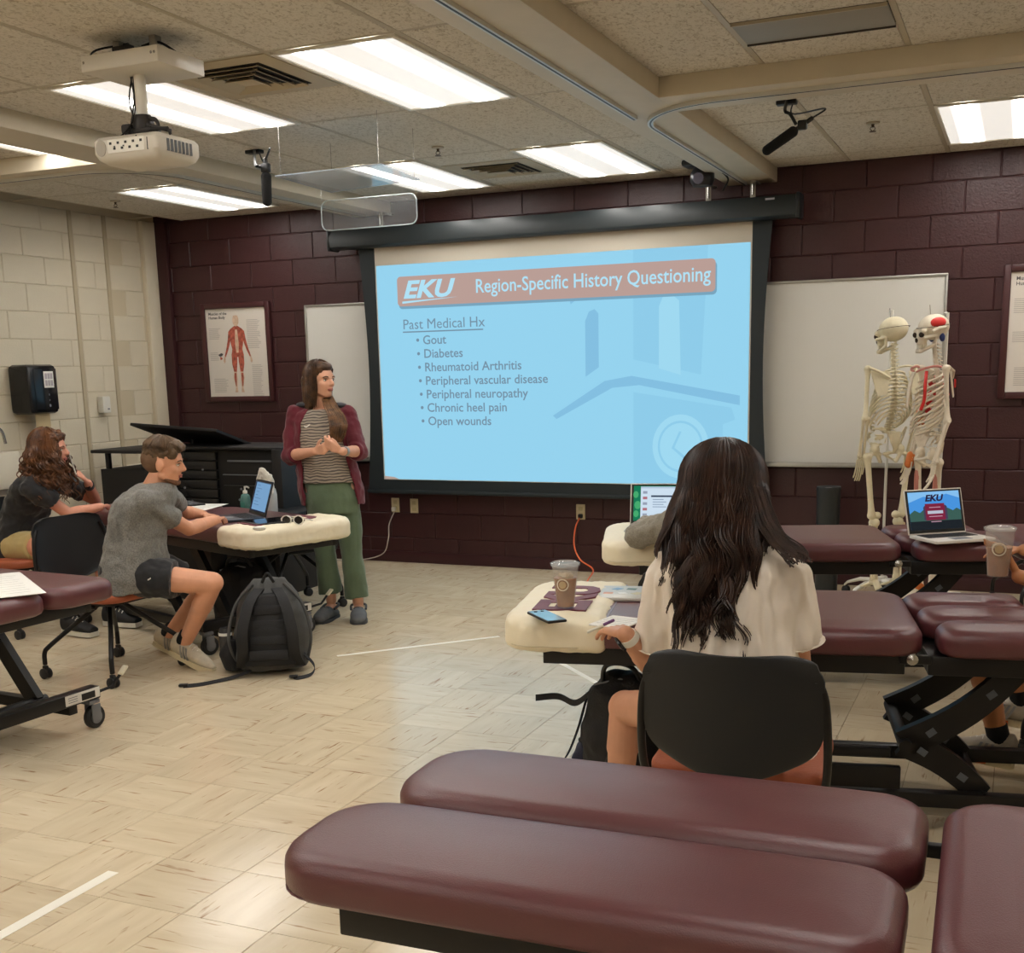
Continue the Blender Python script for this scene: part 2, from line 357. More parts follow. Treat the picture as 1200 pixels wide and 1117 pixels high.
for (x0, x1) in XC:
    for (y0, y1) in YC:
        if near_fix(x0, y0): continue
        if y1 < 1.2 and not (y1 < 1.2 and False):
            ceil_tile(x0, x1, y0, y1); continue
        if abs(x0+3.515) < .03 and abs(y0-4.222) < .03: ceil_tile(x0, x1, y0+TW, y1); continue
        if abs(x0+3.515) < .03 and abs(y0-6.66) < .03: ceil_tile(x0, x1, y0, 6.97); ceil_tile(x0, x1, 6.97+TW, y1); continue
        if abs(x0+1.13) < .03 and abs(y0-4.222) < .03: ceil_tile(x0, x1, y0, 4.74); ceil_tile(x0, x1, 5.05, y1); continue
        ceil_tile(x0, x1, y0, y1)
xs = sorted({round(c[0], 3) for c in XC}); ys = sorted({round(c[0], 3) for c in YC})
for i, x in enumerate(xs): MB().box((x, (YB+YF)/2, CZ+.003), (.024, YB-YF, .004)).obj('grid_bar', M_grid, ceil, smooth=False)
for y in ys: MB().box(((XL+XR)/2, y, CZ+.0035), (XR-XL, .024, .004)).obj('grid_bar', M_grid, ceil, smooth=False)
for y in (4.832, 6.97, 7.58): MB().box((-3.21, y, CZ+.0035), (TW, .024, .004)).obj('grid_bar', M_grid, ceil, smooth=False)
# soffit beams
so = struct(MB().box((-1.76, (YB+YF)/2, 2.77), (.33, YB-YF, .092), bev=.004).obj('trim_5', M_beam))
struct(MB().box((-.0+.15, 5.565, 2.7705), (3.5, .33, .091), bev=.004).obj('trim_6', M_beam))
struct(MB().box((-4.725, (YB+YF)/2, 2.77), (.33, YB-YF, .092), bev=.004).obj('trim_7', M_beam))
struct(MB().box((-5.875, 5.565, 2.7705), (1.99, .33, .091), bev=.004).obj('trim_8', M_beam))
def track(label, pts):
    t = thing('curtain_track', label, 'curtain track', pts[0])
    off = Vector(pts[0]); p = [Vector(q)-off for q in pts]
    ww = []
    for i in range(len(p)):
        d = (p[min(i+1, len(p)-1)]-p[max(i-1, 0)]).normalized(); ww.append(d.cross(V(0, 0, 1))*.028)
    MB().strip(p, ww, .018).obj('rail', mat('anodised_rail', (205, 205, 200), .35, metal=.3), t)
    MB().strip([q-V(0, 0, .0095) for q in p], [k*.3 for k in ww], .002).obj('slot', M_plast, t)
z = 2.716
def arc(cx, cy, r, a0, a1, n=14): return [V(cx+r*math.cos(a0+(a1-a0)*k/n), cy+r*math.sin(a0+(a1-a0)*k/n), z) for k in range(n+1)]
track('straight grey curtain track under the right ceiling beam', [V(-1.81, YF+.2, z), V(-1.81, 1, z), V(-1.81, 5.72, z)])
track('curved grey curtain track turning along the right cross beam', [V(-1.79, YB-.1, z), V(-1.79, 7, z)]+arc(-1.34, 5.98+.0, .45, PI, 1.5*PI)[0:]+[V(0, 5.53, z), V(XR-.1, 5.53, z)])
track('curved grey curtain track turning under the left ceiling beam', [V(-4.74, YB-.1, z), V(-4.74, 7, z)]+arc(-5.19, 5.98, .45, 0, -PI/2)+[V(-6, 5.53, z), V(XL+.1, 5.53, z)])
# light fixtures -------------------------------------------------
def lens_mat():
    m = bpy.data.materials.new('prismatic_lens'); m.use_nodes = True; nt = m.node_tree; N = nt.nodes; L = nt.links; b = N['Principled BSDF']
    b.inputs['Base Color'].default_value = lin((225, 222, 215)); b.inputs['Roughness'].default_value = .35
    tc = N.new('ShaderNodeTexCoord'); sp = N.new('ShaderNodeSeparateXYZ'); L.new(tc.outputs['Object'], sp.inputs[0])
    ab = N.new('ShaderNodeMath'); ab.operation = 'ABSOLUTE'; L.new(sp.outputs[0], ab.inputs[0])
    su = N.new('ShaderNodeMath'); su.operation = 'SUBTRACT'; su.inputs[1].default_value = .145; L.new(ab.outputs[0], su.inputs[0])
    a2 = N.new('ShaderNodeMath'); a2.operation = 'ABSOLUTE'; L.new(su.outputs[0], a2.inputs[0])
    r = N.new('ShaderNodeMapRange'); r.interpolation_type = 'SMOOTHSTEP'; r.inputs[1].default_value = .0; r.inputs[2].default_value = .074; r.inputs[3].default_value = LENS_BAND; r.inputs[4].default_value = LENS_BASE; L.new(a2.outputs[0], r.inputs[0])
    b.inputs['Emission Color'].default_value = (1, .965, .91, 1); L.new(r.outputs[0], b.inputs['Emission Strength'])
    wv = N.new('ShaderNodeTexChecker'); wv.inputs['Scale'].default_value = 140; L.new(tc.outputs['Object'], wv.inputs[0]); bp = N.new('ShaderNodeBump'); bp.inputs['Strength'].default_value = .2; bp.inputs['Distance'].default_value = .003; L.new(wv.outputs['Fac'], bp.inputs['Height']); L.new(bp.outputs[0], b.inputs['Normal'])
    return m
M_lens = lens_mat()
def lamp(label):
    t = thing('ceiling_light', label, 'ceiling light')
    mb = MB(); a, b = TW/2-.014, TL/2-.014; fw = .02
    for s in (-1, 1):
        mb.box((s*(a-fw/2), 0, .0), (fw, 2*b, .012), bev=.002); mb.box((0, s*(b-fw/2), .0), (2*a-2*fw, fw, .012), bev=.002)
    mb.obj('frame', M_white, t)
    MB().box((0, 0, .06), (2*a, 2*b, .1)).obj('housing', M_white, t, smooth=False)
    MB().box((0, 0, .003), (2*a-2*fw, 2*b-2*fw, .006)).obj('lens', M_lens, t, smooth=False)
    return t
flabels = {(-2.905, 4.222): 'largest lit fluorescent ceiling light, nearest the camera over the middle of the room', (-4.124, 4.222): 'lit fluorescent ceiling light directly behind the hanging projector',
 (-5.343, 4.222): 'lit fluorescent ceiling light cut by the left edge of the photo', (-2.905, 6.660): 'lit fluorescent ceiling light just above the middle of the screen',
 (-4.124, 6.660): 'lit fluorescent ceiling light partly behind the clear hanging panel', (-5.953, 6.660): 'lit fluorescent ceiling light near the left corner above the framed poster',
 (-.5204, 6.660): 'lit fluorescent ceiling light at the right edge above the maroon wall'}
l0 = None
for fx, s, fy in fix:
    lb = flabels.get((fx, fy))
    if l0 is None: o = l0 = lamp('x')
    else: o = copy_tree(l0)
    o.location = (fx+TW/2, fy+TL/2, CZ-.004); tag(o, lb or 'lit fluorescent ceiling light outside the frame of the photo', 'ceiling light', 'fluorescent ceiling lights')
    if fy+TL > YB: o.location.y = YB-TL/2-.01
# vents
def vent(x, y, s, label, sz=TW):
    t = thing('ceiling_vent', label, 'ceiling vent', (x, y, CZ-.004)); mv = mat('vent_enamel', (176, 164, 140), .5)
    MB().box((0, 0, .004), (sz-.02, sz-.02, .006), bev=.002).obj('panel', mv, t)
    MB().box((0, 0, .0), (sz*.66, sz*.66, .003)).obj('opening', mat('vent_shadow', (34, 30, 26), .8), t, smooth=False)
    for k in range(4):
        r = sz*(.30-.065*k); mb = MB(); zz = -.004-.005*k
        for q in range(4):
            Mr = Matrix.Rotation(q*PI/2, 3, 'Z')@Matrix.Rotation(.6, 3, 'X'); mb.box(Matrix.Rotation(q*PI/2, 3, 'Z') @ V(0, -r, zz), (2*r+.01, .026, .002), M=Mr)
        mb.obj('louvre', mv, t, smooth=False)
    MB().box((0, 0, -.016), (sz*.16, sz*.16, .003), bev=.001).obj('centre_plate', mv, t)
vent(-3.21, 4.527, .6, 'square stepped air vent in ceiling just right of the projector plate')
vent(-3.21, 7.275, .6, 'square stepped air vent in ceiling above the screen')
t = thing('slot_diffuser', 'flat grey panel set in ceiling tile at top right', 'ceiling panel', (-.825, 4.895, CZ-.004))
MB().box((0, 0, .004), (TW-.03, .30, .01), bev=.002).obj('panel', mat('grey_diffuser', (146, 144, 138), .6), t)
MB().box((0, .153, .0), (TW-.03, .008, .014)).obj('edge_strip', mat('dark_edge', (60, 52, 44), .6), t); MB().box((0, -.153, .0), (TW-.03, .006, .012)).obj('edge_strip', M_grid, t)
# sprinklers
def sprinkler(x, y, label):
    t = thing('sprinkler_head', label, 'sprinkler', (x, y, CZ-.006))
    MB().lathe([(.0, .004), (.038, .004), (.036, -.003), (.012, -.006), (.0, -.006)], n=18).obj('escutcheon', M_grid, t)
    mb = MB(); mb.cone((0, 0, -.004), (0, 0, -.022), .009, .006); mb.tube([(.008, 0, -.018), (.014, 0, -.03), (0, 0, -.042), (-.014, 0, -.03), (-.008, 0, -.018)], .0022, 6); mb.lathe([(.001, -.042), (.018, -.042), (.018, -.045), (.001, -.045)], n=12); mb.obj('nozzle', mat('dark_brass', (70, 55, 40), .4, metal=.7), t)
for p, lb in (((135, 235), 'small sprinkler head in ceiling near the left wall'), ((513, 172), 'small sprinkler head in ceiling above the clear hanging panel'), ((1023, 143), 'small sprinkler head in ceiling left of the far right light')):
    q = G(p[0], p[1], CZ); sprinkler(q.x, q.y, lb)

# ================================================================ WALL ITEMS
# whiteboards (the screen hangs before the middle of them)
def whiteboard(x0, x1, label):
    t = thing('whiteboard', label, 'whiteboard', ((x0+x1)/2, YB-.008, .84)); L_ = x1-x0; H = 1.225
    MB().box((0, -.012, H/2), (L_, .018, H)).obj('panel', M_board, t, smooth=False)
    mb = MB()
    for s in (-1, 1): mb.box((s*(L_/2-.008), -.016, H/2), (.018, .028, H+.01), bev=.003)
    mb.box((0, -.016, H), (L_, .028, .018), bev=.003); mb.box((0, -.016, 0), (L_, .028, .025), bev=.003); mb.obj('frame', M_alu, t)
    mb = MB(); mb.box((0, -.055, -.012), (L_, .075, .006)); mb.box((0, -.09, -.004), (L_, .006, .02), bev=.002); mb.obj('tray', M_alu, t)
whiteboard(-5.38, -2.93, 'whiteboard on maroon wall behind the standing woman, left of the screen')
whiteboard(-2.92, -.485, 'wide whiteboard on maroon wall right of the screen behind the skeletons')
e = P(421, 531, 8.12); t = thing('board_eraser', 'small eraser on the whiteboard tray beside the standing woman', 'eraser', (e.x, 8.145, .834))
MB().box((0, 0, .012), (.12, .045, .018), bev=.004).obj('felt', mat('felt_grey', (120, 118, 112), .9), t); MB().box((0, 0, .028), (.122, .047, .014), bev=.004).obj('grip', M_white, t)
# outlets
def outlet(px, py, label, plug=None):
    p = P(px, py, YB-.012); t = thing('wall_outlet', label, 'outlet', (p.x, YB-.012, p.z))
    MB().box((0, 0, 0), (.072, .008, .116), bev=.003).obj('cover_plate', mat('ivory_plate', (200, 186, 150), .4), t)
    for s in (-1, 1):
        MB().box((0, -.005, s*.025), (.034, .004, .03), bev=.0015).obj('socket', mat('ivory_socket', (180, 166, 130), .4), t)
    if plug: MB().box((plug[1], -.022, -.03), (.032, .032, .032), bev=.006).obj('plug', plug[0], t)
    return t
outlet(463.5, 592, 'ivory wall outlet with a white cord plugged in, under the screen', (M_white, -.005)); outlet(485.5, 593, 'ivory wall outlet with nothing plugged in, right of the white cord')
outlet(680.5, 600, 'ivory wall outlet feeding the orange cord, under the screen', (M_plast, .005))
def cord(name, label, pts, r, m, cat='cord'):
    o = MB().tube(bez(pts, 10), r, 8).obj(name, m); return tag(o, label, cat)
cord('power_cord', 'thin white cord hanging from the wall outlet to the floor', [P(462, 600, 8.15), P(456, 615, 8.13), P(455, 632, 8.12), P(447, 650, 8.12), V(-5.0, 8.1, .008), V(-5.35, 8.12, .006)], .0045, mat('white_cord', (190, 182, 172), .5))
M_orange = mat('orange_cord', (222, 104, 62), .45)
cord('extension_cord', 'orange extension cord looping from wall outlet to the floor', [P(679, 607, 8.14), P(674, 620, 8.1), P(673, 640, 8.06), P(680, 656, 8.02), P(695, 668, 7.95), V(-2.75, 7.6, .008), V(-2.35, 7.4, .008), V(-1.9, 7.25, .008), V(-1.5, 7.3, .008), V(-1.0, 7.0, .008)], .006, M_orange)
# posters ---------------------------------------------------------
def poster(x0, x1, z0, z1, label, full):
    t = thing('framed_poster', label, 'poster', ((x0+x1)/2, YB-.008, (z0+z1)/2)); W, H = x1-x0, z1-z0
    fr = mat('mahogany_frame', (66, 32, 34), .35); mb = MB(); f = .045
    for s in (-1, 1): mb.box((s*(W/2-f/2), -.02, 0), (f, .032, H), bev=.008); mb.box((0, -.02, s*(H/2-f/2)), (W-2*f, .032, f), bev=.008)
    mb.obj('frame', fr, t); w2, h2 = W/2-f, H/2-f
    MB().box((0, -.012, 0), (2*w2, .006, 2*h2)).obj('print_sheet', mat('poster_paper', (214, 206, 196), .35), t, smooth=False)
    B = Matrix.Translation((0, -.0155, 0)) @ Matrix(((1, 0, 0, 0), (0, 0, -1, 0), (0, 1, 0, 0), (0, 0, 0, 1)))
    g = mat('poster_grey', (170, 162, 156), .5); dk = mat('poster_ink', (70, 66, 68), .5)
    text('title_text', 'Muscles of the\nHuman Body', .032, dk, t, (-w2+.03, -.0155, h2-.05), (PI/2, 0, 0), bold=.0006)
    def txtblock(x, y, w_, n, dy=.012):
        pp = MB()
        for k in range(n):
            a = w_*(.75+.25*random.random()); pp.add([B @ V(x, y-k*dy, .0002), B @ V(x+a, y-k*dy, .0002), B @ V(x+a, y-k*dy+.004, .0002), B @ V(x, y-k*dy+.004, .0002)], [(0, 1, 2, 3)])
        pp.obj('caption_lines', g, t, smooth=False)
    txtblock(w2*.35, h2*.72, w2*.45, 20); txtblock(w2*.45, -h2*.3, w2*.35, 22); txtblock(-w2*.92, h2*.55, w2*.4, 8); txtblock(-w2*.92, 0, w2*.3, 6); txtblock(-w2*.85, -h2*.6, w2*.5, 10)
    if full:
        mu = mat('muscle_red', (168, 84, 66), .6, var=.45, vscale=40, coord='Object'); sk = mat('muscle_pale', (205, 175, 150), .6, var=.2, vscale=30)
        H_ = 2*h2*.88; s = H_/1.75; oy = -H_/2-.01
        def fig(pts, m, zz=.0006): poly('muscle_figure', [(x*s, y*s+oy) for x, y in pts], m, t, B @ Matrix.Translation((0, 0, zz)))
        def mir(pts): return pts+[(-x, y) for x, y in reversed(pts)]
        fig(mir([(.0, 1.5), (.05, 1.5), (.17, 1.43), (.2, 1.3), (.17, 1.1), (.14, .98), (.17, .85), (.0, .80)]), mu)
        fig(mir([(.0, 1.74), (.06, 1.73), (.085, 1.66), (.08, 1.57), (.04, 1.5), (0, 1.49)]), sk, .0008)
        for q in (-1, 1):
            fig([(q*x, y) for x, y in [(.16, 1.43), (.22, 1.38), (.25, 1.2), (.31, .98), (.37, .82), (.34, .80), (.27, .93), (.2, 1.1), (.16, 1.25)]], mu, .0007)
            fig([(q*x, y) for x, y in [(.345, .83), (.37, .83), (.41, .72), (.38, .66), (.35, .7)]], sk, .0007)
            fig([(q*x, y) for x, y in [(.01, .87), (.17, .87), (.17, .65), (.13, .47), (.05, .47), (.02, .7)]], mu, .0007)
            fig([(q*x, y) for x, y in [(.05, .47), (.13, .47), (.15, .33), (.1, .08), (.06, .08), (.045, .3)]], sk, .0009)
            fig([(q*x, y) for x, y in [(.07, .44), (.12, .44), (.13, .33), (.1, .14), (.08, .14), (.07, .3)]], mu, .0011)
            fig([(q*x, y) for x, y in [(.05, .09), (.11, .09), (.13, .0), (.05, .0)]], sk, .0009)
        fig(mir([(0, 1.42), (.03, 1.42), (.05, 1.1), (.03, .9), (0, .9)]), sk, .0012)
        fig([(-.55, .86), (-.46, .9), (-.4, .88), (-.44, .83), (-.5, .82)], dk, .0008); fig([(-.5, .82), (-.44, .8), (-.43, .76), (-.49, .74)], mu, .0008)
poster(-6.42, -5.72, 1.31, 2.125, 'dark framed anatomy chart of the muscles on the maroon wall at left', True)
poster(-.155, .56, 1.27, 2.105, 'dark framed chart cut by the right edge of the photo', False)
# left wall: towel dispenser, sensor box, tap, panel
t = thing('towel_dispenser', 'black paper towel dispenser on cream wall with a sheet hanging out', 'towel dispenser', (XL, 6.595, 1.27)); t.scale = (.95, .72, 1)
MB().box((.115, 0, .19), (.21, .40, .36), bev=.035).obj('housing', mat('glossy_black', (24, 24, 25), .22), t)
MB().box((.222, .03, .19), (.006, .30, .30), bev=.002).obj('front_panel', mat('smoked_black', (30, 31, 34), .15), t)
MB().box((.2265, .07, .26), (.003, .13, .12), bev=.001).obj('notice_card', M_paper, t)
for i in range(3):
    for j in range(2): MB().box((.2285, .07-.037+.037*i, .235+.05*j), (.001, .030, .042)).obj('notice_picture', mat('notice_grey', (175, 165, 170), .6), t, smooth=False)
for dz, r in ((.15, .008), (.11, .006), (.07, .011)): MB().lathe([(.0, 0), (r, 0), (r, .002), (0, .002)], (.226, .06, dz), 12, Matrix.Rotation(PI/2, 3, 'Y')).obj('indicator', M_grey, t)
MB().strip([(.15, .04, .01), (.152, .04, -.05), (.15, .04, -.13)], (0, .2, 0), .001).obj('paper_towel', mat('kraft_towel', (196, 176, 138), .9), t)
t = thing('wall_sensor', 'small white box fixed to cream wall between two vertical joints', 'sensor', (XL+.012, 7.385, 1.32))
MB().box((.03, 0, 0), (.06, .085, .13), bev=.006).obj('casing', M_white, t); MB().box((.061, .015, -.035), (.003, .02, .012)).obj('badge', M_grey, t)
t = thing('faucet', 'chrome gooseneck tap at the left edge of the photo', 'tap', (XL+.13, 6.02, 1.035))
MB().tube(bez([(0, 0, 0), (0, 0, .10), (.02, .03, .16), (.04, .10, .175), (.06, .16, .14), (.065, .18, .05)], 8), .011, 10).obj('spout', M_chrome, t); MB().lathe([(0, 0), (.028, 0), (.022, .02), (.012, .03), (0, .03)]).obj('base', M_chrome, t)
MB().tube([(0, -.02, .03), (0, -.09, .06)], .007).obj('lever', M_chrome, t)
t = thing('sink_cabinet', 'cream wall sink with grey cabinet under the tap at left edge', 'sink', (XL+.02, 5.74, 0))
cr = mat('counter_cream', (222, 214, 196), .35)
MB().box((.011, 0, 1.08), (.018, 1.0, .08), bev=.004).obj('backsplash', cr, t); MB().box((.13, 0, .90), (.26, 1.0, .26), bev=.012).obj('basin', cr, t); MB().box((.12, 0, .42), (.24, .98, .70)).obj('body', mat('cabinet_grey', (120, 110, 98), .5), t)
for k in (-1, 1):
    d = MB().box((.248, k*.245, .42), (.016, .47, .62), bev=.004).obj('door', mat('cabinet_door', (128, 116, 102), .5), t); MB().tube([(.256, k*.06, .6), (.28, k*.06, .59), (.28, k*.06, .50), (.256, k*.06, .49)], .005).obj('handle', M_chrome, d)
# projector screen ------------------------------------------------
SY = 8.03
t = SCR = thing('projection_screen', 'pulled down projection screen with black borders showing a medical history slide', 'projection screen', (-3.17, SY, 0))
cm = mat('dark_screen_case', (34, 40, 42), .4)
cs = MB(); cs.rings([[V(x, -.02+a, 2.535+b) for a, b in [(-.07, -.055), (-.075, .02), (-.055, .07), (.03, .075), (.07, .06), (.07, -.06), (.0, -.075), (-.05, -.07)]] for x in (-1.80, 1.75)]); cs.obj('case', cm, t)
for s in (-1.81, 1.76): MB().box((s, -.02, 2.537), (.03, .155, .165), bev=.02).obj('end_cap', mat('dark_end_cap', (26, 29, 31), .4), t)
MB().box((1.58, -.094, 2.585), (.06, .002, .012)).obj('badge', mat('silver_badge', (190, 190, 200), .3), t)
xl = lambda k: -1.60+.05*math.sin(PI*k); xr = lambda k: 1.585-.05*math.sin(PI*k)
ks = [i/16 for i in range(17)]; ZT, ZB = 2.49, .60
mb = MB(); mb.rings([[V(xl(k), 0, ZT+(ZB-ZT)*k), V(xr(k), 0, ZT+(ZB-ZT)*k), V(xr(k), .003, ZT+(ZB-ZT)*k), V(xl(k), .003, ZT+(ZB-ZT)*k)] for k in ks]); mb.obj('black_border', M_screenblk, t)
MB().box((-.0, -.002, .595), (3.22, .026, .03), bev=.008).obj('bottom_bar', M_screenblk, t)
IX0, IX1, IZ0, IZ1 = -1.455, 1.45, .69, 2.47
MB().box(((IX0+IX1)/2, -.002, (IZ0+IZ1)/2), (IX1-IX0, .002, IZ1-IZ0)).obj('white_fabric', mat('screen_fabric', (188, 180, 166), .8), t, smooth=False)
def em(name, c, s=1.): return mat(name, (8, 8, 8), .9, emit=c, estr=s*.825, spec=.1)
SZ1 = 2.335
B = Matrix.Translation((0, -.004, 0)) @ Matrix(((1, 0, 0, 0), (0, 0, -1, 0), (0, 1, 0, 0), (0, 0, 0, 1)))
sl = MB().box(((IX0+IX1)/2, -.004, (IZ0+SZ1)/2), (IX1-IX0-.02, .001, SZ1-IZ0-.01)).obj('projected_slide', em('slide_blue', (150, 212, 240)), t, smooth=False)
# slide coordinates: u 0..1 across, v 0..1 down
def S(u, v): return (IX0+.01+u*(IX1-IX0-.02), SZ1-.005-v*(SZ1-IZ0-.01))
def spoly(nm, uv, m, zz): poly(nm, [S(*q) for q in uv], m, SCR, B @ Matrix.Translation((0, 0, zz)), .0003)
c1 = em('slide_tower', (143, 205, 235)); c2 = em('slide_tower_dark', (132, 192, 226)); c3 = em('slide_light', (160, 218, 242))
spoly('tower_print', [(.715, .60), (.96, .67), (.97, .72), (.94, .74), (.94, 1.0), (.715, 1.0)], c1, .0007)
spoly('tower_print', [(.50, .70), (.64, .55), (.71, .53), (.98, .62), (.98, .66), (.73, .57), (.66, .58), (.51, .715)], c2, .0009)
spoly('tower_print', [(.715, .0), (.90, .0), (.885, .53), (.715, .46)], c1, .0006)
spoly('tower_print', [(.59, .29), (.60, .25), (.615, .24), (.625, .26), (.625, .49), (.59, .53)], c2, .0009)
spoly('tower_print', [(.78, .24), (.79, .20), (.81, .19), (.83, .22), (.835, .53), (.78, .50)], c3, .0009)
spoly('tower_print', [(.55, .20), (.575, .175), (.58, .18), (.552, .215)], c2, .0009)
def circ(u, v, r, n=32, k=1.): x, y = S(u, v); return [(x+r*math.cos(2*PI*i/n), y+r*1.1*k*math.sin(2*PI*i/n)) for i in range(n)]
poly('tower_clock', circ(.835, .835, .205), c3, SCR, B @ Matrix.Translation((0, 0, .0010)), .0003); poly('tower_clock', circ(.835, .835, .165), c1, SCR, B @ Matrix.Translation((0, 0, .0012)), .0003)
poly('tower_clock', circ(.835, .835, .15), c3, SCR, B @ Matrix.Translation((0, 0, .0014)), .0003)
spoly('clock_hand', [(.832, .77), (.838, .77), (.82, .84), (.85, .88), (.845, .89), (.813, .842)], c1, .0018)
def rr(x0, y0, x1, y1, r, n=6):
    out = []
    for cx, cy, a in ((x1-r, y1-r, 0), (x0+r, y1-r, 90), (x0+r, y0+r, 180), (x1-r, y0+r, 270)):
        out += [(cx+r*math.cos(math.radians(a+90*i/n)), cy+r*math.sin(math.radians(a+90*i/n))) for i in range(n+1)]
    return out
x0, y1 = S(.062, .055); x1, y0 = S(.918, .19)
poly('title_banner', rr(x0+.01, y0-.02, x1+.01, y1-.02, .03), em('banner_shadow', (120, 165, 190)), SCR, B @ Matrix.Translation((0, 0, .0012)), .0003)
poly('title_banner', rr(x0, y0, x1, y1, .03), em('banner_tan', (186, 158, 150)), SCR, B @ Matrix.Translation((0, 0, .0018)), .0003)
wt = em('slide_text_light', (176, 226, 246)); gt = em('slide_text_grey', (118, 146, 166))
def stext(u, v, s, size, m, zz=.0024, **k): x, y = S(u, v); return text('slide_text', s, size*1.07, m, SCR, (x, -.004-zz, y), (PI/2, 0, 0), ext=.0003, **k)
stext(.078, .152, 'EKU', .165, wt, shear=.28, bold=.006, sx=1.25)
spoly('logo_underline', [(.076, .168), (.24, .158), (.076, .178)], wt, .0024)
stext(.29, .145, 'Region-Specific History Questioning', .132, wt, sx=.86, bold=.0012)
stext(.074, .295, 'Past Medical Hx', .100, gt); spoly('text_underline', [(.074, .305), (.310, .305), (.310, .311), (.074, .311)], gt, .0024)
for i, s in enumerate(('Gout', 'Diabetes', 'Rheumatoid Arthritis', 'Peripheral vascular disease', 'Peripheral neuropathy', 'Chronic heel pain', 'Open wounds')):
    stext(.112+.0012*i, .366+.0625*i, '\u2022 '+s, .088, gt, bold=.001)
spoly('corner_print', [(0, .985), (.03, .99), (.045, 1.0), (0, 1.0)], em('corner_tan', (180, 160, 150)), .0012)
# brackets and camera above the screen
def bracket(x, label):
    t = thing('screen_bracket', label, 'bracket', (x, 8.0, 2.61)); mm = mat('grey_bracket', (150, 146, 136), .4, metal=.4)
    MB().box((0, .02, .055), (.035, .008, .12), bev=.002).obj('plate', mm, t); MB().box((0, .10, .11), (.035, .17, .008), bev=.002).obj('arm', mm, t); MB().tube([(0, .01, .02), (0, .01, .09)], .006).obj('bolt', M_chrome, t)
bracket(-2.02, 'grey metal bracket above the screen case near its right end'); bracket(-4.55, 'grey metal bracket above the screen case near its left end'); bracket(-1.72, 'small grey hook bracket over right end of screen case')
q = P(823, 216, 7.6); t = thing('ceiling_camera', 'black swivelling camera hanging from ceiling above the screen', 'camera', (q.x, 7.6, CZ-.005))
MB().box((0, 0, -.02), (.24, .16, .04), bev=.015).obj('mount', M_plast, t); MB().lathe([(0, -.04), (.05, -.04), (.075, -.08), (.078, -.13), (.06, -.16), (0, -.165)]).obj('head', mat('camera_black', (26, 26, 30), .3), t)
MB().lathe([(0, 0), (.032, 0), (.036, .05), (.03, .055), (0, .052)], (0, -.06, -.115), 18, Matrix.Rotation(PI/2+.2, 3, 'X')).obj('camera_lens', mat('lens_glass', (90, 90, 110), .08), t)
MB().tube(bez([(.06, .02, -.04), (.12, .03, -.08), (.16, .03, -.13), (.12, .05, -.19)], 6), .006).obj('cable', M_plast, t)
# hanging microphones
def mic(base, p0, p1, label, arm):
    t = thing('hanging_microphone', label, 'microphone', base); b = Vector(base); p0, p1 = Vector(p0)-b, Vector(p1)-b
    MB().box((0, 0, -.01), (.1, .05, .02), bev=.004).obj('mount_plate', M_plast, t)
    MB().tube(bez([Vector(a)-b for a in arm], 8), .008).obj('arm', M_plast, t)
    d = (p1-p0); mid = p0+d*.42
    MB().cap(mid, p1, .026, .024).obj('foam_windscreen', mat('black_foam', (16, 16, 17), .95, bump=.5, bscale=400), t); MB().cap(p0, mid, .011).obj('body', M_plast, t)
    MB().box(p0+d*.2, (.045, .03, .045), bev=.008).obj('clamp', M_plast, t)
    MB().tube(bez([V(.03, 0, -.01), V(.05, .02, -.05)+d*.1, p0-d*.15+V(.03, 0, .02), p0], 8), .004).obj('cable', M_plast, t)
Y = 5.0
mic(G(298, 176, CZ), P(311, 187, Y), P(313, 236, Y), 'black microphone with foam windscreen hanging vertically left of the clear panel', [G(298, 176, CZ), P(299, 192, Y+.02), P(303, 195, Y), P(311, 196, Y)])
Y = 5.9
mic(G(922, 118, CZ), P(951, 139, Y), P(899, 176, Y), 'black microphone with foam windscreen hanging at an angle at right', [G(922, 118, CZ), P(920, 130, Y), P(926, 134, Y), P(933, 146, Y)])
# clear acrylic panels hanging before the left beam
M_acr = mat('clear_acrylic', (225, 232, 238), .03, trans=0.0, ior=1.49, spec=.8, alpha=.08)
M_acre = mat('acrylic_edge', (205, 215, 218), .15, alpha=.7)
t = thing('acrylic_panel', 'clear acrylic sheet hanging flat below the ceiling, reflecting blue light', 'acrylic panel')
Z = 2.55; c = [G(322, 207, Z), G(447, 193, Z), G(492, 211, Z), G(388, 226, Z)]
poly('sheet', [(q.x, q.y) for q in c], mat('acrylic_reflection', (190, 205, 220), .08, alpha=.45, spec=.9), t, Matrix.Translation((0, 0, Z)), .006)  # clear sheet; its blue reflection is put into the colour and alpha
for q in (c[0], c[1], c[2], c[3]): MB().tube([q+V(0, 0, .01)+(Vector(((sum(k.x for k in c)/4), sum(k.y for k in c)/4, Z))-q)*.08, V(q.x, q.y, CZ)+(Vector(((sum(k.x for k in c)/4), sum(k.y for k in c)/4, 0))-V(q.x, q.y, 0))*.08], .0015).obj('hanging_wire', M_chrome, t)
t = thing('acrylic_panel', 'clear upright acrylic sheet with rounded corner hanging over the left end of the screen case', 'acrylic panel')
yy = 6.9; a, b_, c_, d_ = P(376, 226, yy), P(488, 226, yy), P(488, 264, yy), P(378, 271, yy)
B2 = Matrix.Translation((0, yy, 0)) @ Matrix(((1, 0, 0, 0), (0, 0, -1, 0), (0, 1, 0, 0), (0, 0, 0, 1)))
pp = rr(d_.x, d_.z, b_.x, b_.z, .05); poly('sheet', pp, M_acr, t, B2, .006)
MB().tube([B2 @ V(x, y, .003) for x, y in pp+[pp[0]]], .004, 6).obj('polished_edge', M_acre, t)
for q in (a, b_): MB().tube([V(q.x, yy, b_.z), V(q.x, yy, CZ)], .0015).obj('hanging_wire', M_chrome, t)
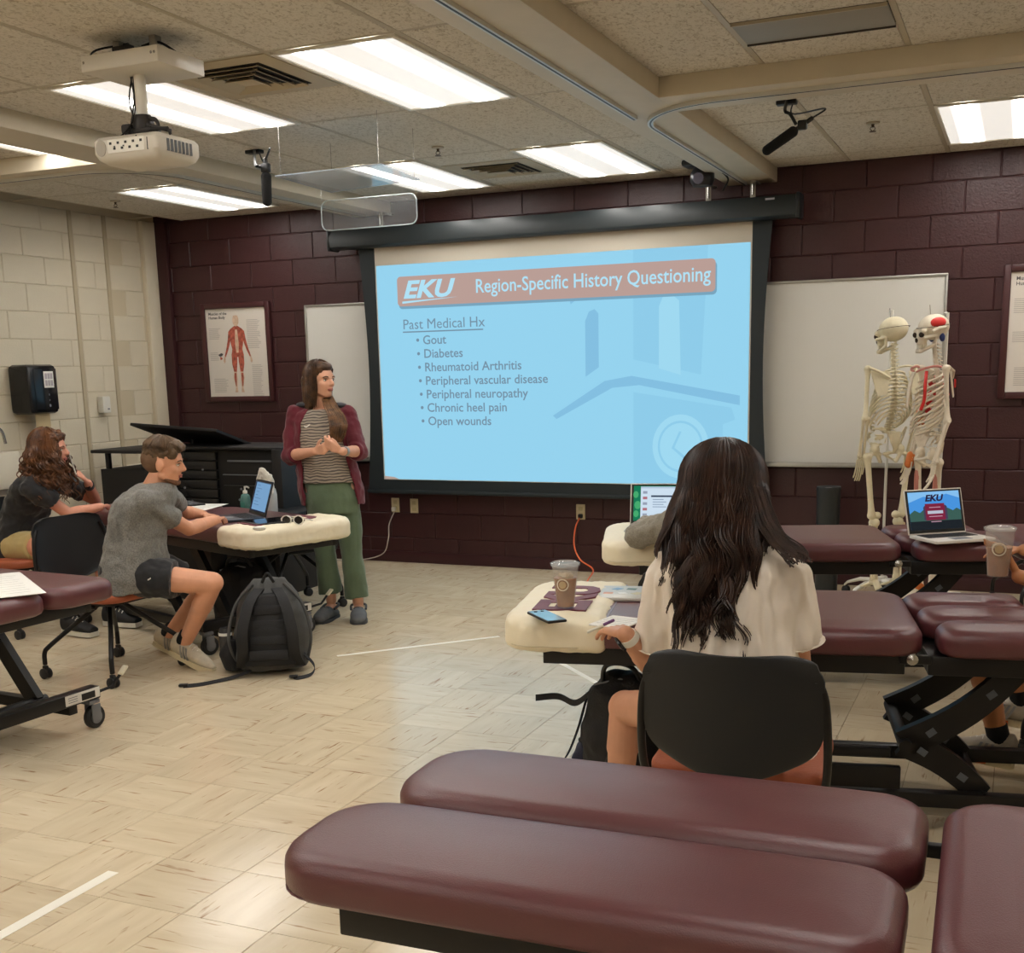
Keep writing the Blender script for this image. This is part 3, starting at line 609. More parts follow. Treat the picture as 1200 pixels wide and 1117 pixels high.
# tapes on the floor
def tape(p0, p1, w, label):
    p0, p1 = Vector(p0), Vector(p1); d = (p1-p0); nrm = V(-d.y, d.x, 0).normalized()*w/2
    mb = MB(); mb.add([p0-nrm+V(0, 0, .0003), p1-nrm+V(0, 0, .0003), p1+nrm+V(0, 0, .0003), p0+nrm+V(0, 0, .0003)]+[p0-nrm+V(0, 0, .0012), p1-nrm+V(0, 0, .0012), p1+nrm+V(0, 0, .0012), p0+nrm+V(0, 0, .0012)], [(4, 5, 6, 7), (0, 1, 5, 4), (1, 2, 6, 5), (2, 3, 7, 6), (3, 0, 4, 7)])
    tag(mb.obj('floor_tape', mat('white_tape', (238, 234, 222), .5), None, False), label, 'tape')
tape(V(-2.55, .9, 0), G(133, 1022, 0), .042, 'white tape line on the floor in the bottom left corner')
tape(G(395, 769), G(585, 746), .03, 'white tape line on the floor between the backpack and the middle table')
tape(G(655, 776), G(722, 813), .03, 'short white tape line on the floor under the white end of the middle table')
# ================================================================ TREATMENT TABLES
def cushion(x0, x1, y0, y1, z0, z1, cr=.09, er=.045, crown=.006, n=7, crs=None):
    """rounded upholstered pad: crs = corner radii (x1y1, x0y1, x0y0, x1y0)"""
    crs = crs or (cr,)*4; H = z1-z0; rs = []
    prof = [(.018, 0), (.006, .006), (.0, .018), (0, H-er*.85)]
    for k in range(1, 8): a = PI/2*k/7; prof.append((er*(1-math.cos(a)), H-er*.85+er*.85*math.sin(a)))
    prof += [(er+.03, H+crown*.5), (er+.07, H+crown)]
    for ins, z in prof:
        ring = []; a0, a1, b0, b1 = x0+ins, x1-ins, y0+ins, y1-ins
        for (cx, cy, sx, sy, a), R_ in zip(((a1, b1, -1, -1, 0), (a0, b1, 1, -1, 90), (a0, b0, 1, 1, 180), (a1, b0, -1, 1, 270)), crs):
            r = max(R_-ins*.6, .012); r = min(r, (a1-a0)/2.05, (b1-b0)/2.05)
            for i in range(n+1):
                t = math.radians(a+90*i/n); ring.append(V(cx+sx*r+r*math.cos(t), cy+sy*r+r*math.sin(t), z0+z))
        rs.append(ring)
    return MB().rings(rs)
def seam_tube(x0, x1, y0, y1, z, cr, r=.0025):
    return MB().tube([V(x, y, z) for x, y in rr(x0, y0, x1, y1, cr)]+[V(x1, y1-cr, z)], r, 5)
M_wheel = mat('rubber_wheel', (34, 33, 34), .6); M_hubg = mat('caster_grey', (118, 120, 126), .4, metal=.3)
def caster_big(parent, x, y, ztop):
    c = MB(); r = .052
    c.box((x, y, ztop-.012), (.06, .06, .02), bev=.006)
    for s in (-1, 1): c.box((x+s*.022, y-.01, .075), (.006, .05, .075), bev=.003)
    o = c.obj('caster', M_hubg, parent); Mr = Matrix.Rotation(PI/2, 3, 'Y')
    MB().lathe([(.02, -.017), (r-.006, -.017), (r, -.01), (r, .01), (r-.006, .017), (.02, .017)], (x, y-.015, r), 20, Mr).obj('wheel', M_wheel, o)
    MB().lathe([(0, -.019), (.03, -.018), (.032, -.01), (.032, .01), (.03, .018), (0, .019)], (x, y-.015, r), 16, Mr).obj('wheel_hub', M_hubg, o)
M_pad2 = M_vinyl
def treatment_table(label, ox, oy, ang, pads, links, cover=None, cross=(.28, 1.95), rails=(.28, 1.95), frame=((.12, 1.24), (1.30, 1.62)), plate=None, group='treatment tables', by=0.):
    t = thing('treatment_table', label, 'treatment table', (ox, oy, 0), ang, group)
    for p in pads:
        o = cushion(p[0], p[1], p[2], p[3], .612, .70, crs=p[4] if len(p) > 4 else None).obj('pad', M_vinyl, t)
        seam_tube(p[0]+.012, p[1]-.012, p[2]+.010, p[3]-.010, .622, .085).obj('piping', M_vinyl, o)
    for a, b in frame:
        mb = MB()
        for s in (-1, 1): mb.box(((a+b)/2, s*.285, .578), (b-a, .035, .062), bev=.004)
        for xx in (a+.018, b-.018): mb.box((xx, 0, .578), (.035, .54, .06), bev=.003)
        mb.box(((a+b)/2, 0, .603), (b-a, .56, .012)); mb.obj('deck_frame', M_blackm, t)
    for s in (-1, 1):
        MB().box((frame[0][1]+.03, s*.30, .598), (.10, .02, .03), bev=.006).obj('hinge_plate', M_blackm, t)
        MB().lathe([(0, 0), (.016, 0), (.018, .012), (0, .02)], (frame[0][1]+.02, s*.305, .60), 14, Matrix.Rotation(-s*PI/2, 3, 'X')).obj('hinge_knob', M_chrome, t)
    for s in (-1, 1): MB().box(((rails[0]+rails[1])/2, s*.24+by, .115), (rails[1]-rails[0], .045, .05), bev=.004).obj('base_rail', M_blackm, t)
    for k, xx in enumerate(cross):
        MB().box((xx, by, .165), (.06, .74, .055), bev=.005).obj('base_crossbar', M_blackm, t)
        for s in (-1, 1): caster_big(t, xx, s*.335+by, .138)
    for ln in links:
        for s in (-1, 1):
            for (a, b, w0, w1, bend) in ln:
                A, Bq = V(a[0], s*.20, a[1]), V(b[0], s*.20, b[1]); d = Bq-A; nn = V(-d.z, 0, d.x).normalized()
                pts = [A.lerp(Bq, k/10)+nn*bend*math.sin(PI*k/10) for k in range(11)]; mb = MB(); rs = []
                for k, p in enumerate(pts):
                    w_ = (w0+(w1-w0)*k/10)/2; rs.append([p+nn*w_+V(0, -.018, 0), p-nn*w_+V(0, -.018, 0), p-nn*w_+V(0, .018, 0), p+nn*w_+V(0, .018, 0)])
                mb.rings(rs); lk = mb.obj('scissor_link', M_blackm, t)
                for q in (.28, .72):
                    c = pts[int(q*10)]; MB().box(c+V(0, -.019*1, 0), (.03, .003, .022), Matrix.Rotation(-math.atan2(d.z, d.x), 3, 'Y')).obj('link_slot', mat('slot_grey', (86, 92, 100), .4), lk)
        for e_ in {(ln[0][0]), (ln[0][1]), (ln[-1][1])}: MB().tube([V(e_[0], -.25, e_[1]), V(e_[0], .25, e_[1])], .022, 12).obj('pivot_tube', M_blackm, t)
    MB().box((.95, 0, .34), (.12, .12, .36), bev=.01).obj('actuator', M_blackm, t)
    if plate:
        for sy in plate:
            xx = cross[0]-.031; pl = MB().box((xx, sy*.27+by, .168), (.002, .19, .046), bev=.0008).obj('maker_plate', mat('plate_white', (215, 213, 208), .4), t)
            MB().box((xx-.0012, sy*.30+by, .165), (.001, .075, .030)).obj('plate_print', M_plast, pl, smooth=False)
            for k in range(3): MB().box((xx-.0012, sy*.215+by, .178-.01*k), (.001, .05, .003)).obj('plate_print', M_grey, pl, smooth=False)
            MB().tube([(xx+.02, sy*.37+by, .16), (xx-.01, sy*.43+by, .175), (xx-.03, sy*.47+by, .23)], .007).obj('pedal_rod', M_blackm, t)
            MB().box((xx-.033, sy*.478+by, .24), (.03, .05, .012), Matrix.Rotation(.7*sy, 3, 'X'), bev=.004).obj('pedal', mat('pedal_cream', (220, 214, 190), .4), t)
    if cover:
        ye = .364; co = remesh(cushion(-.020, cover[0], -ye, ye, .598, .718, crs=(.02, .12, .12, .02), er=.045), 'head_cover', M_cover, t, .010, 1, .5, disp=(.008, .05))
        seam_tube(-.008, cover[0], -ye, ye, .620, .1, .002).obj('cover_seam', mat('cover_seam', (206, 194, 166), .6), co)
        MB().tube([V(cover[0]-.004, -ye+.05, .705), V(cover[0]-.004, ye-.05, .705)], .003, 5).obj('cover_seam', mat('cover_trim', (150, 150, 165), .5), co)
        r = PI/2 if cover[1] > 0 else -PI/2
        text('cover_lettering', 'EKU', .235, M_mletter, t, (cover[0]*.5+(.08 if cover[1] > 0 else -.08), (-.27 if cover[1] > 0 else .27), .7245), (0, 0, r), ext=.0028, bold=.012, sx=1.02)
    return t
LK = [[((1.31, .29), (1.66, .57), .095, .08, -.03), ((1.31, .29), (1.56, .12), .095, .08, .02)]]
p3 = lambda a, b: [(a, b, -.35, -.125, (.05, .08, .08, .05)), (a-.03, b+.02, -.115, .115, (.05, .09, .09, .05)), (a-.05, b-.02, .125, .35, (.05, .08, .08, .05))]
p1c = [(-.02, 1.345, -.35, .35, (.10, .11, .11, .10))]+p3(1.39, 1.76)+[(1.79, 2.05, -.35, .35)]
TA_a = math.radians(160); TC1_a = math.radians(11.5); TC2_a = math.radians(17)
def endpt(x, y): return x, y
TC1 = treatment_table('maroon padded treatment table with cream lettered head cover where the woman in white sits', -1.62, 3.795, TC1_a, p1c, LK, cover=(.34, 1), cross=(.35, 1.85), rails=(.35, 1.85), frame=((.12, 1.29), (1.36, 1.74)))
MB().box((1.05, -.26, .275), (.42, .03, .03), bev=.004).obj('side_bar', M_blackm, TC1); MB().box((1.02, -.26, .19), (.55, .03, .075), bev=.004).obj('side_bar', M_blackm, TC1)
TC2 = treatment_table('rear maroon treatment table below the whiteboard carrying the white laptop', -1.88, 5.48, TC2_a, [(0, 1.38, -.35, .35, (.10, .11, .11, .10))]+p3(1.44, 1.86)+[(1.90, 2.40, -.35, .35)], LK, cover=(.45, 1), cross=(.4, 1.95), rails=(.4, 1.95), frame=((.16, 1.34), (1.42, 1.82)))
TA = treatment_table('maroon treatment table with cream lettered head cover beside the standing woman', -3.62, 5.38, TA_a, [(0, 1.25, -.35, .35, (.10, .11, .11, .10)), (1.28, 2.1, -.35, .35)], [[((.50, .13), (.85, .56), .07, .07, 0), ((1.05, .13), (1.4, .56), .07, .07, 0)]], cover=(.33, -1), cross=(.33, 1.85), rails=(.33, 1.85), frame=((.10, 1.22), (1.3, 2.0)), plate=(-1,), by=.13)
TB = treatment_table('maroon treatment table at the left edge with papers lying on it', -3.50, 3.42, math.radians(176), [(0, 1.1, -.35, -.01, (.08, .1, .1, .08)), (.0, 1.1, .01, .35, (.08, .1, .1, .08)), (1.14, 2.1, -.35, .35)], [[((.42, .14), (.75, .56), .075, .07, .0), ((1.2, .14), (1.5, .56), .07, .07, 0)]], cross=(.24, 1.8), rails=(.24, 1.8), frame=((.14, 1.05), (1.15, 2.0)), plate=(-1,))
TF = treatment_table('foreground maroon treatment table with two long split leg pads', -1.19, 1.915, math.radians(1.5), [(-.015, 1.065, -.345, -.012, (.09, .12, .12, .09)), (.035, 1.08, .012, .345, (.09, .12, .12, .09)), (1.105, 1.75, -.35, .35, (.06, .09, .09, .06)), (1.78, 2.2, -.35, .35)], LK, cross=(.3, 1.9), rails=(.3, 1.9), frame=((.12, 1.03), (1.12, 1.9)))

# ================================================================ CHAIRS
def chair(label, x, y, rz, zt=.80, flip=False, group='nesting chairs with black backs'):
    t = thing('nesting_chair', label, 'chair', (x, y, 0), rz, group)
    if not flip:
        cushion(-.235, .235, -.20, .25, .415, .468, crs=(.12, .12, .05, .05), er=.025, crown=.004).obj('seat', M_seat, t)
        MB().box((0, .02, .405), (.34, .34, .02), bev=.008).obj('seat_pan', M_plast, t)
    else:
        s_ = MB(); cushion(-.225, .225, 0, .42, -.025, .025, crs=(.12, .12, .05, .05), er=.022).obj('seat', M_seat, t).matrix_local = Matrix.Translation((0, -.10, .44)) @ Matrix.Rotation(1.35, 4, 'X')
    nu, nv = 20, 30; g = []; zb = zt-.345
    for j in range(nv+1):
        v = .5-.5*math.cos(PI*j/nv); zz = zb+(zt-zb)*v
        if v < .36: hw = .235-.125*(1-math.sqrt(max(0, 1-((.36-v)/.36)**2)))
        else: hw = .235-.060*(1-math.sqrt(max(0, 1-(max(0, v-.82)/.18)**2)))
        for i in range(nu+1):
            u = -1+2*i/nu; edge = .018*(abs(u)**6)*(1 if v > .8 else 0)
            g.append(V(u*hw, -.225-.035*v-.045*(1-u*u)*1.0+.0, zz-edge-.03*(1-v)*(abs(u)**3)*-1+(.012*(u*u) if v > .95 else 0)))
    mb = MB(); n = nu+1; th = .012; m = len(g); vs = g+[p+V(0, -th, 0) for p in g]
    fs = []
    for j in range(nv):
        for i in range(nu):
            a = j*n+i; fs += [(a, a+1, a+n+1, a+n), (m+a, m+a+n, m+a+n+1, m+a+1)]
    bd = [i for i in range(n)]+[j*n+nu for j in range(1, nv+1)]+[nv*n+i for i in range(nu-1, -1, -1)]+[j*n for j in range(nv-1, 0, -1)]
    for k in range(len(bd)): a, b = bd[k], bd[(k+1) % len(bd)]; fs.append((a, m+a, m+b, b))
    mb.add(vs, fs); mb.obj('back_shell', mat('chair_shell_black', (30, 31, 33), .5, bump=.1, bscale=300), t)
    for s in (-1, 1):
        MB().tube(bez([V(s*.21, -.255, zt-.05), V(s*.236, -.25, zt-.12), V(s*.245, -.235, .55), V(s*.24, -.20, .44), V(s*.22, -.10, .395), V(s*.19, .10, .39)], 8), .0115, 10).obj('side_tube', M_blackm, t)
    MB().box((0, .0, .385), (.40, .06, .03), bev=.01).obj('hub', M_blackm, t)
    for sx in (-1, 1):
        for sy in (-1, 1):
            lg = MB().tube(bez([V(sx*.04, sy*.035, .375), V(sx*.14, sy*.135, .265), V(sx*.228, sy*.22, .170), V(sx*.248, sy*.238, .135), V(sx*.25, sy*.24, .075)], 7), .0125, 10).obj('leg', M_blackm, t)
            cs_ = MB()
            for k in (-1, 1): cs_.lathe([(0, -.009), (.022, -.009), (.028, -.005), (.028, .005), (.022, .009), (0, .009)], (sx*.25+k*.014, sy*.24, .028), 16, Matrix.Rotation(PI/2, 3, 'Y'))
            cs_.box((sx*.25, sy*.24, .055), (.02, .03, .03), bev=.006); cs_.obj('caster', M_wheel, lg)
    return t
CH4 = chair('black backed chair in the foreground holding the woman in the white shirt', -.67, 3.14, math.radians(4), .80)
CH2 = chair('tan seated chair with black back on casters under the man in grey', -4.33, 4.60, math.radians(-94), .82)
CH3 = chair('black backed chair at left edge under the curly haired woman', -5.66, 5.29, math.radians(-96), .80)
CHa = chair('empty black chair on casters behind the table with the backpack', -4.42, 6.38, math.radians(150), .66)
CHb = chair('black chair with its tan seat flipped up by maroon wall at right edge', .20, 7.70, math.radians(110), .84, flip=True)
CH5 = chair('chair hidden behind the woman in white holding the person in grey', -1.2, 4.74, math.radians(8), .72)
CH6 = chair('chair just past the right edge holding the person with the cup', .40, 4.86, math.radians(65), .80)

# ================================================================ LAPTOPS
def laptop(label, hinge, wang, W, D, mbody, tilt, screen, key=(20, 20, 22), edge=None):
    """hinge = centre of hinge line; wang = direction of the width; user side is to the right of it"""
    t = thing('laptop', label, 'laptop', hinge, wang); k = mat('key_%d' % key[0], key, .5)
    MB().box((0, -D/2, .008), (W, D, .015), bev=.004).obj('base', mbody, t)
    kb = MB()
    for r in range(5):
        for c in range(13): kb.box((-W*.42+W*.84*(c+.5)/13, -D*.10-D*.46*(r+.5)/5, .0165), (W*.84/13-.003, D*.46/5-.003, .002))
    tag(kb.obj('keys', k, t, smooth=False), kind='stuff'); MB().box((0, -D*.78, .0158), (W*.30, D*.28, .001)).obj('touchpad', edge or M_grey, t, smooth=False)
    L = Matrix.Translation((0, .004, .014)) @ Matrix.Rotation(tilt, 4, 'X')       # lid: x width, z up, faces -y
    lid = MB().box((0, .004, D*.5), (W, .007, D), bev=.003).obj('lid', mbody, t); lid.matrix_local = L
    bz = MB().box((0, -.0002, D*.5), (W-.012, .0012, D-.012)).obj('bezel', M_plast, lid, smooth=False)
    screen(lid, W-.035, D-.035, D*.5+.004)
    return t
F2 = Matrix(((1, 0, 0, 0), (0, 0, -1, 0), (0, 1, 0, 0), (0, 0, 0, 1)))
def scr_poly(lid, nm, pts, m, zz): return poly(nm, pts, m, lid, Matrix.Translation((0, -.001-zz, 0)) @ F2, .0002)
def s_doc(lid, w, h_, zc):
    x, y = w/2, h_/2; scr_poly(lid, 'screen', [(-x, zc-y), (x, zc-y), (x, zc+y), (-x, zc+y)], em('doc_blue', (118, 160, 200)), 0)
    scr_poly(lid, 'screen_print', [(-x, zc-y), (-x*.86, zc-y), (-x*.86, zc+y), (-x, zc+y)], em('doc_dark', (40, 46, 66)), .0004)
    scr_poly(lid, 'screen_print', [(-x, zc-y), (x, zc-y), (x, zc-y*.92), (-x, zc-y*.92)], em('doc_dark', (40, 46, 66)), .0005)
    scr_poly(lid, 'screen_print', [(-x, zc+y*.95), (x, zc+y*.95), (x, zc+y), (-x, zc+y)], em('doc_bar', (80, 100, 130)), .0004)
    for k in range(7):
        a = .3+.5*random.random(); yy_ = zc+y*.75-k*y*.22; scr_poly(lid, 'screen_print', [(-x*.7, yy_), (-x*.7+x*a, yy_), (-x*.7+x*a, yy_+.003), (-x*.7, yy_+.003)], em('doc_line', (84, 116, 150)), .0004)
def s_slides(lid, w, h_, zc):
    x, y = w/2, h_/2; R_ = lambda a, b, c, d, m, z: scr_poly(lid, 'screen_print', [(x*a, zc+y*b), (x*c, zc+y*b), (x*c, zc+y*d), (x*a, zc+y*d)], m, z)
    scr_poly(lid, 'screen', [(-x, zc-y), (x, zc-y), (x, zc+y), (-x, zc+y)], em('desk_green', (20, 120, 84)), 0)
    for a, b, r in ((-.92, .5, .10), (-.85, -.1, .12), (-.9, -.6, .1)): scr_poly(lid, 'screen_print', [(x*a+x*r*math.cos(q), zc+y*b+y*2*r*math.sin(q)) for q in (2*PI*i/10 for i in range(10))], em('desk_green2', (70, 170, 110)), .0002)
    R_(-.74, -.86, .98, .96, em('app_pale', (206, 224, 240)), .0004); R_(-.74, .86, .98, .96, em('app_bar', (176, 196, 216)), .0006)
    for k in range(5): R_(-.66, .55-.32*k, -.5, .70-.32*k, em('thumb_%d' % (k % 2), ((150, 160, 180), (176, 110, 120))[k % 2]), .0006)
    R_(-.36, .36, .5, .46, em('app_ink', (60, 72, 92)), .0006)
    for k in range(4): R_(-.30, .2-.14*k, .1+.1*(k % 2), .24-.14*k, em('app_ink2', (130, 150, 176)), .0006)
    R_(.86, .82, .94, .92, em('app_orange', (230, 140, 80)), .0008)
def s_eku(lid, w, h_, zc):
    x, y = w/2, h_/2; pp_ = lambda pts, m, z: scr_poly(lid, 'screen_print', [(x*a, zc+y*b) for a, b in pts], m, z)
    scr_poly(lid, 'screen', [(-x, zc-y), (x, zc-y), (x, zc+y), (-x, zc+y)], em('sky_blue', (72, 148, 222)), 0)
    pp_([(-1, .45), (-.4, .75), (0, .65), (.5, .85), (1, .6), (1, 1), (-1, 1)], em('cloud_blue', (132, 190, 238)), .0002)
    pp_([(-1, -.15), (-.8, .05), (-.6, -.1), (-.4, .1), (.5, .1), (.7, -.05), (.85, .08), (1, -.05), (1, -1), (-1, -1)], em('tree_green', (58, 92, 84)), .0003)
    pp_([(-1, -.55), (1, -.55), (1, -1), (-1, -1)], em('lawn_dark', (28, 34, 40)), .0004)
    pp_([(-.45, -.5), (-.45, .18), (-.38, .28), (-.34, .16), (.36, .16), (.4, .28), (.47, .18), (.47, -.5)], em('campus_wall', (70, 60, 84)), .0005)
    pp_([(-.38, -.52), (-.38, .36), (.38, .36), (.38, -.52)], em('login_maroon', (122, 34, 62)), .0006)
    pp_([(-.3, -.18), (-.3, -.02), (.3, -.02), (.3, -.18)], em('login_field', (186, 190, 206)), .0008)
    for q, ww in ((.14, .22), (-.34, .26), (-.62, .2)): pp_([(-ww, q), (-ww, q+.04), (ww, q+.04), (ww, q)], em('login_line', (196, 150, 168)), .0008)
    o = text('screen_lettering', 'EKU', .042, em('login_ink', (40, 30, 60)), lid, (-x*.36, -.0022, zc+y*.50), (PI/2, 0, 0), ext=.0002, shear=.25, bold=.0018, sx=1.2)
M_slate = mat('slate_laptop', (58, 62, 72), .35, metal=.5); M_silver = mat('silver_laptop', (198, 196, 190), .35, metal=.3); M_gold = mat('warm_white_laptop', (224, 218, 210), .35)
laptop('dark slate laptop open in front of the man in grey', G(300, 606.5, .705), math.radians(-36), .30, .21, M_slate, -.30, s_doc, key=(24, 26, 30))
q = G(738, 619, .714); wd = V(math.cos(TC2_a), math.sin(TC2_a), 0); q2 = q+wd*.155
laptop('silver laptop on cream cover, half hidden by the dark wavy hair', q2, TC2_a-.12, .315, .215, M_silver, -.22, s_slides, key=(40, 40, 44))
q3 = (G(1067, 632, .708)+G(1131, 626, .708))/2
laptop('white laptop with blue login page on the rear table at right', q3, math.radians(38), .31, .215, M_gold, -.28, s_eku, key=(22, 22, 24))

# ================================================================ THINGS ON THE TABLES
def cup(label, loc, Hc, rt, rb, fill, lid=True):
    t = thing('iced_coffee_cup', label, 'cup', loc)
    MB().lathe([(rb-.004, 0), (rb, .003), (rt, Hc), (rt+.002, Hc+.002), (rt-.001, Hc+.002), (rb-.002, .005), (0, .005), ], n=32).obj('clear_cup', mat('clear_cup_plastic', (235, 232, 225), .08, alpha=.13, spec=.6), t)
    rf = rb+(rt-rb)*fill
    MB().lathe([(0, .006), (rb-.0025, .006), (rf-.0025, Hc*fill), (0, Hc*fill)], n=32).obj('coffee', mat('iced_coffee', (150, 96, 50), .3, var=.25, vscale=30), t)
    ib = MB()
    for k in range(9):
        a = random.random()*6.28; r_ = rf*.55*random.random()**.5; ib.box((r_*math.cos(a), r_*math.sin(a), Hc*fill+.004), (.018, .018, .016), Euler((random.random(), random.random(), a)).to_matrix(), bev=.003)
    tag(ib.obj('ice', mat('ice_pale', (205, 186, 158), .15, alpha=.8), t), kind='stuff')
    if lid: MB().lathe([(rt+.004, Hc-.004), (rt+.005, Hc+.004), (rt-.002, Hc+.007), (rt-.006, Hc+.009), (rt-.012, Hc+.006), (0, Hc+.006)], n=32).obj('lid', mat('clear_lid', (225, 226, 224), .12, alpha=.30), t)
    return t
def emblem(t, zc, r, R_, ang):
    mg = mat('emblem_pale', (214, 200, 176), .5); d = V(math.cos(ang), math.sin(ang), 0); s = V(-d.y, d.x, 0)
    def ring(r0, r1):
        mb = MB(); n = 28; vs = []
        for k in range(n):
            for q in (r0, r1):
                a = 2*PI*k/n; off = q*math.cos(a); dd = math.sqrt(max(r*r-off*off, 0)); vs.append(d*(dd+.0012)+s*off+V(0, 0, zc+q*math.sin(a)))
        mb.add(vs, [(2*k, 2*k+1, (2*k+3) % (2*n), (2*k+2) % (2*n)) for k in range(n)]); return mb
    e = ring(R_*.80, R_).obj('emblem', mg, t, smooth=False); ring(.0005, R_*.60).obj('emblem', mat('emblem_soft', (186, 158, 118), .5), t, smooth=False)
cA = G(663, 712, .7275); t = cup('iced coffee cup with clear lid on the cream cover beside the phone', cA, .150, .046, .031, .70); emblem(t, .085, .040, .021, math.atan2(-cA.y, -cA.x)-.25)
p = P(1169, 676, 4.38); t = CUP2 = cup('iced coffee cup with round emblem held by the hand at the right edge', p, .172, .050, .036, .62); emblem(t, .105, .046, .024, math.atan2(-p.y, -p.x))
# phone, tablet, notebook
def slab(name, label, cat, pts, th, m, z, parts=()):
    pts = [Vector(p) for p in pts]; c = sum(pts, V(0, 0, 0))/4; u = (pts[1]-pts[0]); a = math.atan2(u.y, u.x); Wd = u.length; Dd = (pts[3]-pts[0]).length
    t = thing(name, label, cat, (c.x, c.y, z), a); MB().box((0, 0, th/2), (Wd, Dd, th), bev=min(.006, th*.45)).obj('body', m, t); return t, Wd, Dd
zt = .7275
t, a, b = slab('phone', 'phone in a dark case lying screen up on the cream cover', 'phone', [G(620, 721, zt), G(645, 733, zt), G(662, 727, zt), G(636, 717, zt)], .009, M_plast, zt)
MB().box((0, 0, .0094), (a*.95, b*.9, .001)).obj('screen', mat('phone_reflection', (150, 190, 215), .06, spec=.9), t)  # pale blue base colour stands in for the mirrored projection screen
for k in (-1, 1): MB().lathe([(0, 0), (.006, 0), (.006, .003), (0, .003)], (-a*.36, k*.012, .009), 12).obj('camera_lens', M_plast, t)
t, a, b = slab('closed_laptop', 'closed silver laptop with stickers lying on middle table beside the coffee', 'laptop', [G(699, 703, .712), G(756, 704, .712), G(764, 690, .712), G(704, 689, .712)], .016, M_silver, .706)
for k in range(5): MB().box((-a*.3+a*.15*k, b*(.2 if k % 2 else -.15), .0165), (.035, .03, .0008), Matrix.Rotation(k, 3, 'Z')).obj('sticker', mat('sticker_%d' % k, ((210, 150, 120), (120, 160, 190), (230, 226, 220), (90, 120, 110), (200, 190, 150))[k], .4), t)
t, a, b = slab('notebook', 'small white notebook under the writing hand of the woman in white', 'notebook', [G(697, 734, .71), G(738, 739, .71), G(752, 722, .71), G(708, 722, .71)], .006, M_paper, .7065)
for k in range(5): MB().box((0, -b*.3+b*.14*k, .0062), (a*.8, .0012, .0004)).obj('ruled_line', M_grey, t, smooth=False)
def papers(label, cs_, z, n=2):
    for k in range(n):
        t, a, b = slab('paper_sheet', label[k], 'paper', [V(q.x, q.y, 0)+V(.01*k, .012*k, 0) for q in cs_], .0012, M_paper, z+.0013*k)
        if k == n-1:
            for i in range(9): MB().box((-a*.05, -b*.38+b*.09*i, .0013), (a*(.5+.3*random.random()), .003, .0003)).obj('printed_line', mat('print_grey', (176, 172, 166), .6), t, smooth=False)
papers(['white paper sheet under another on the left edge table', 'printed paper sheet on top of the left edge table'], [G(-32, 700, .706), G(22, 694, .706), G(50, 680, .706), G(-10, 671, .706)], .7065)
papers(['white paper sheet on the table in front of the man in grey'], [G(203, 601, .705), G(238, 601, .705), G(258, 594, .705), G(226, 590, .705)], .7065, 1)
t, a, b = slab('calculator', 'black calculator lying on maroon table beyond the man in grey', 'calculator', [G(200, 592, .705), G(218, 596, .705), G(230, 592, .705), G(212, 588, .705)], .012, M_plast, .7065)
for i in range(4):
    for j in range(4): MB().box((-a*.35+a*.23*i, -b*.35+b*.2*j, .0125), (a*.15, b*.12, .003)).obj('button', M_grey, t, smooth=False)
# sunglasses and phone case on the cream cover of the left table
def specs():
    p = G(343, 610, .735); t = thing('sunglasses', 'white framed sunglasses lying on cream cover of the left table', 'sunglasses', p, math.radians(10)); wm = mat('sunglass_white', (226, 220, 210), .25); gl = mat('sunglass_lens', (42, 38, 36), .08)
    for s in (-1, 1):
        MB().tube([(s*.036+.029*math.cos(a), -.004*math.cos(a)**2, .003+.023*math.sin(a)) for a in (2*PI*k/18 for k in range(19))], .0042, 8).obj('rim', wm, t)
        MB().lathe([(0, -.001), (.025, -.0008), (.025, .0008), (0, .001)], (s*.036, -.003, .003), 18, Matrix.Rotation(PI/2, 3, 'X')).obj('lens', gl, t)
        MB().tube(bez([(s*.068, 0, .01), (s*.072, .05, .0), (s*.066, .12, -.015)], 6), .0035, 6).obj('temple', wm, t)
    MB().tube([(-.01, 0, .008), (0, -.002, .012), (.01, 0, .008)], .003).obj('bridge', wm, t)
specs()
t, a, b = slab('phone_case', 'black phone lying between laptop and white sunglasses', 'phone', [G(300, 614, .72), G(322, 618, .72), G(338, 610, .72), G(316, 606, .72)], .014, M_plast, .7175)
MB().box((0, 0, .0143), (a*.92, b*.86, .0008)).obj('screen', mat('dark_glass', (18, 20, 26), .06, spec=.8), t)
q = G(304, 621, .722); t = thing('earbud_case', 'small white earbud case on cream cover near the dark laptop', 'earbud case', q, .3); MB().ell((0, 0, .008), (.036, .022, .013)).obj('case', M_white, t); MB().tube([(.034*math.cos(a), .0215*math.sin(a), .011) for a in (2*PI*k/20 for k in range(21))], .0006, 4).obj('lid_seam', M_grey, t)

# ================================================================ LECTERN / AV DESK at back left
M_lec = mat('black_laminate', (27, 25, 26), .6); M_lec2 = mat('black_satin', (20, 20, 22), .5)
YL = 6.95
def Q(px, py, y=YL): return P(px, py, y)
t = thing('presentation_lectern', 'wide black lectern desk with raised shelf and tilted lid by the cream wall', 'lectern', (-5.7, 7.1, 0))
o = Vector((-5.7, 7.1, 0))
def lb(nm, x0, x1, y0, y1, z0, z1, m=M_lec, bev=.006, par=None): return MB().box(V((x0+x1)/2, (y0+y1)/2, (z0+z1)/2)-o, (x1-x0, y1-y0, z1-z0), bev=bev).obj(nm, m, par or t)
lb('cabinet', -6.52, -5.98, 6.95, 7.5, .03, .84); lb('cabinet', -5.98, -4.95, 6.95, 7.5, .03, .52)
lb('shelf_board', -6.56, -5.92, 6.90, 7.5, .965, .99)
for xx in (-6.46, -6.02):
    for yy in (6.98, 7.42): lb('post', xx-.018, xx+.018, yy-.018, yy+.018, .84, .965)
lb('hutch', -5.96, -4.93, 7.08, 7.5, .52, 1.0, M_lec2)
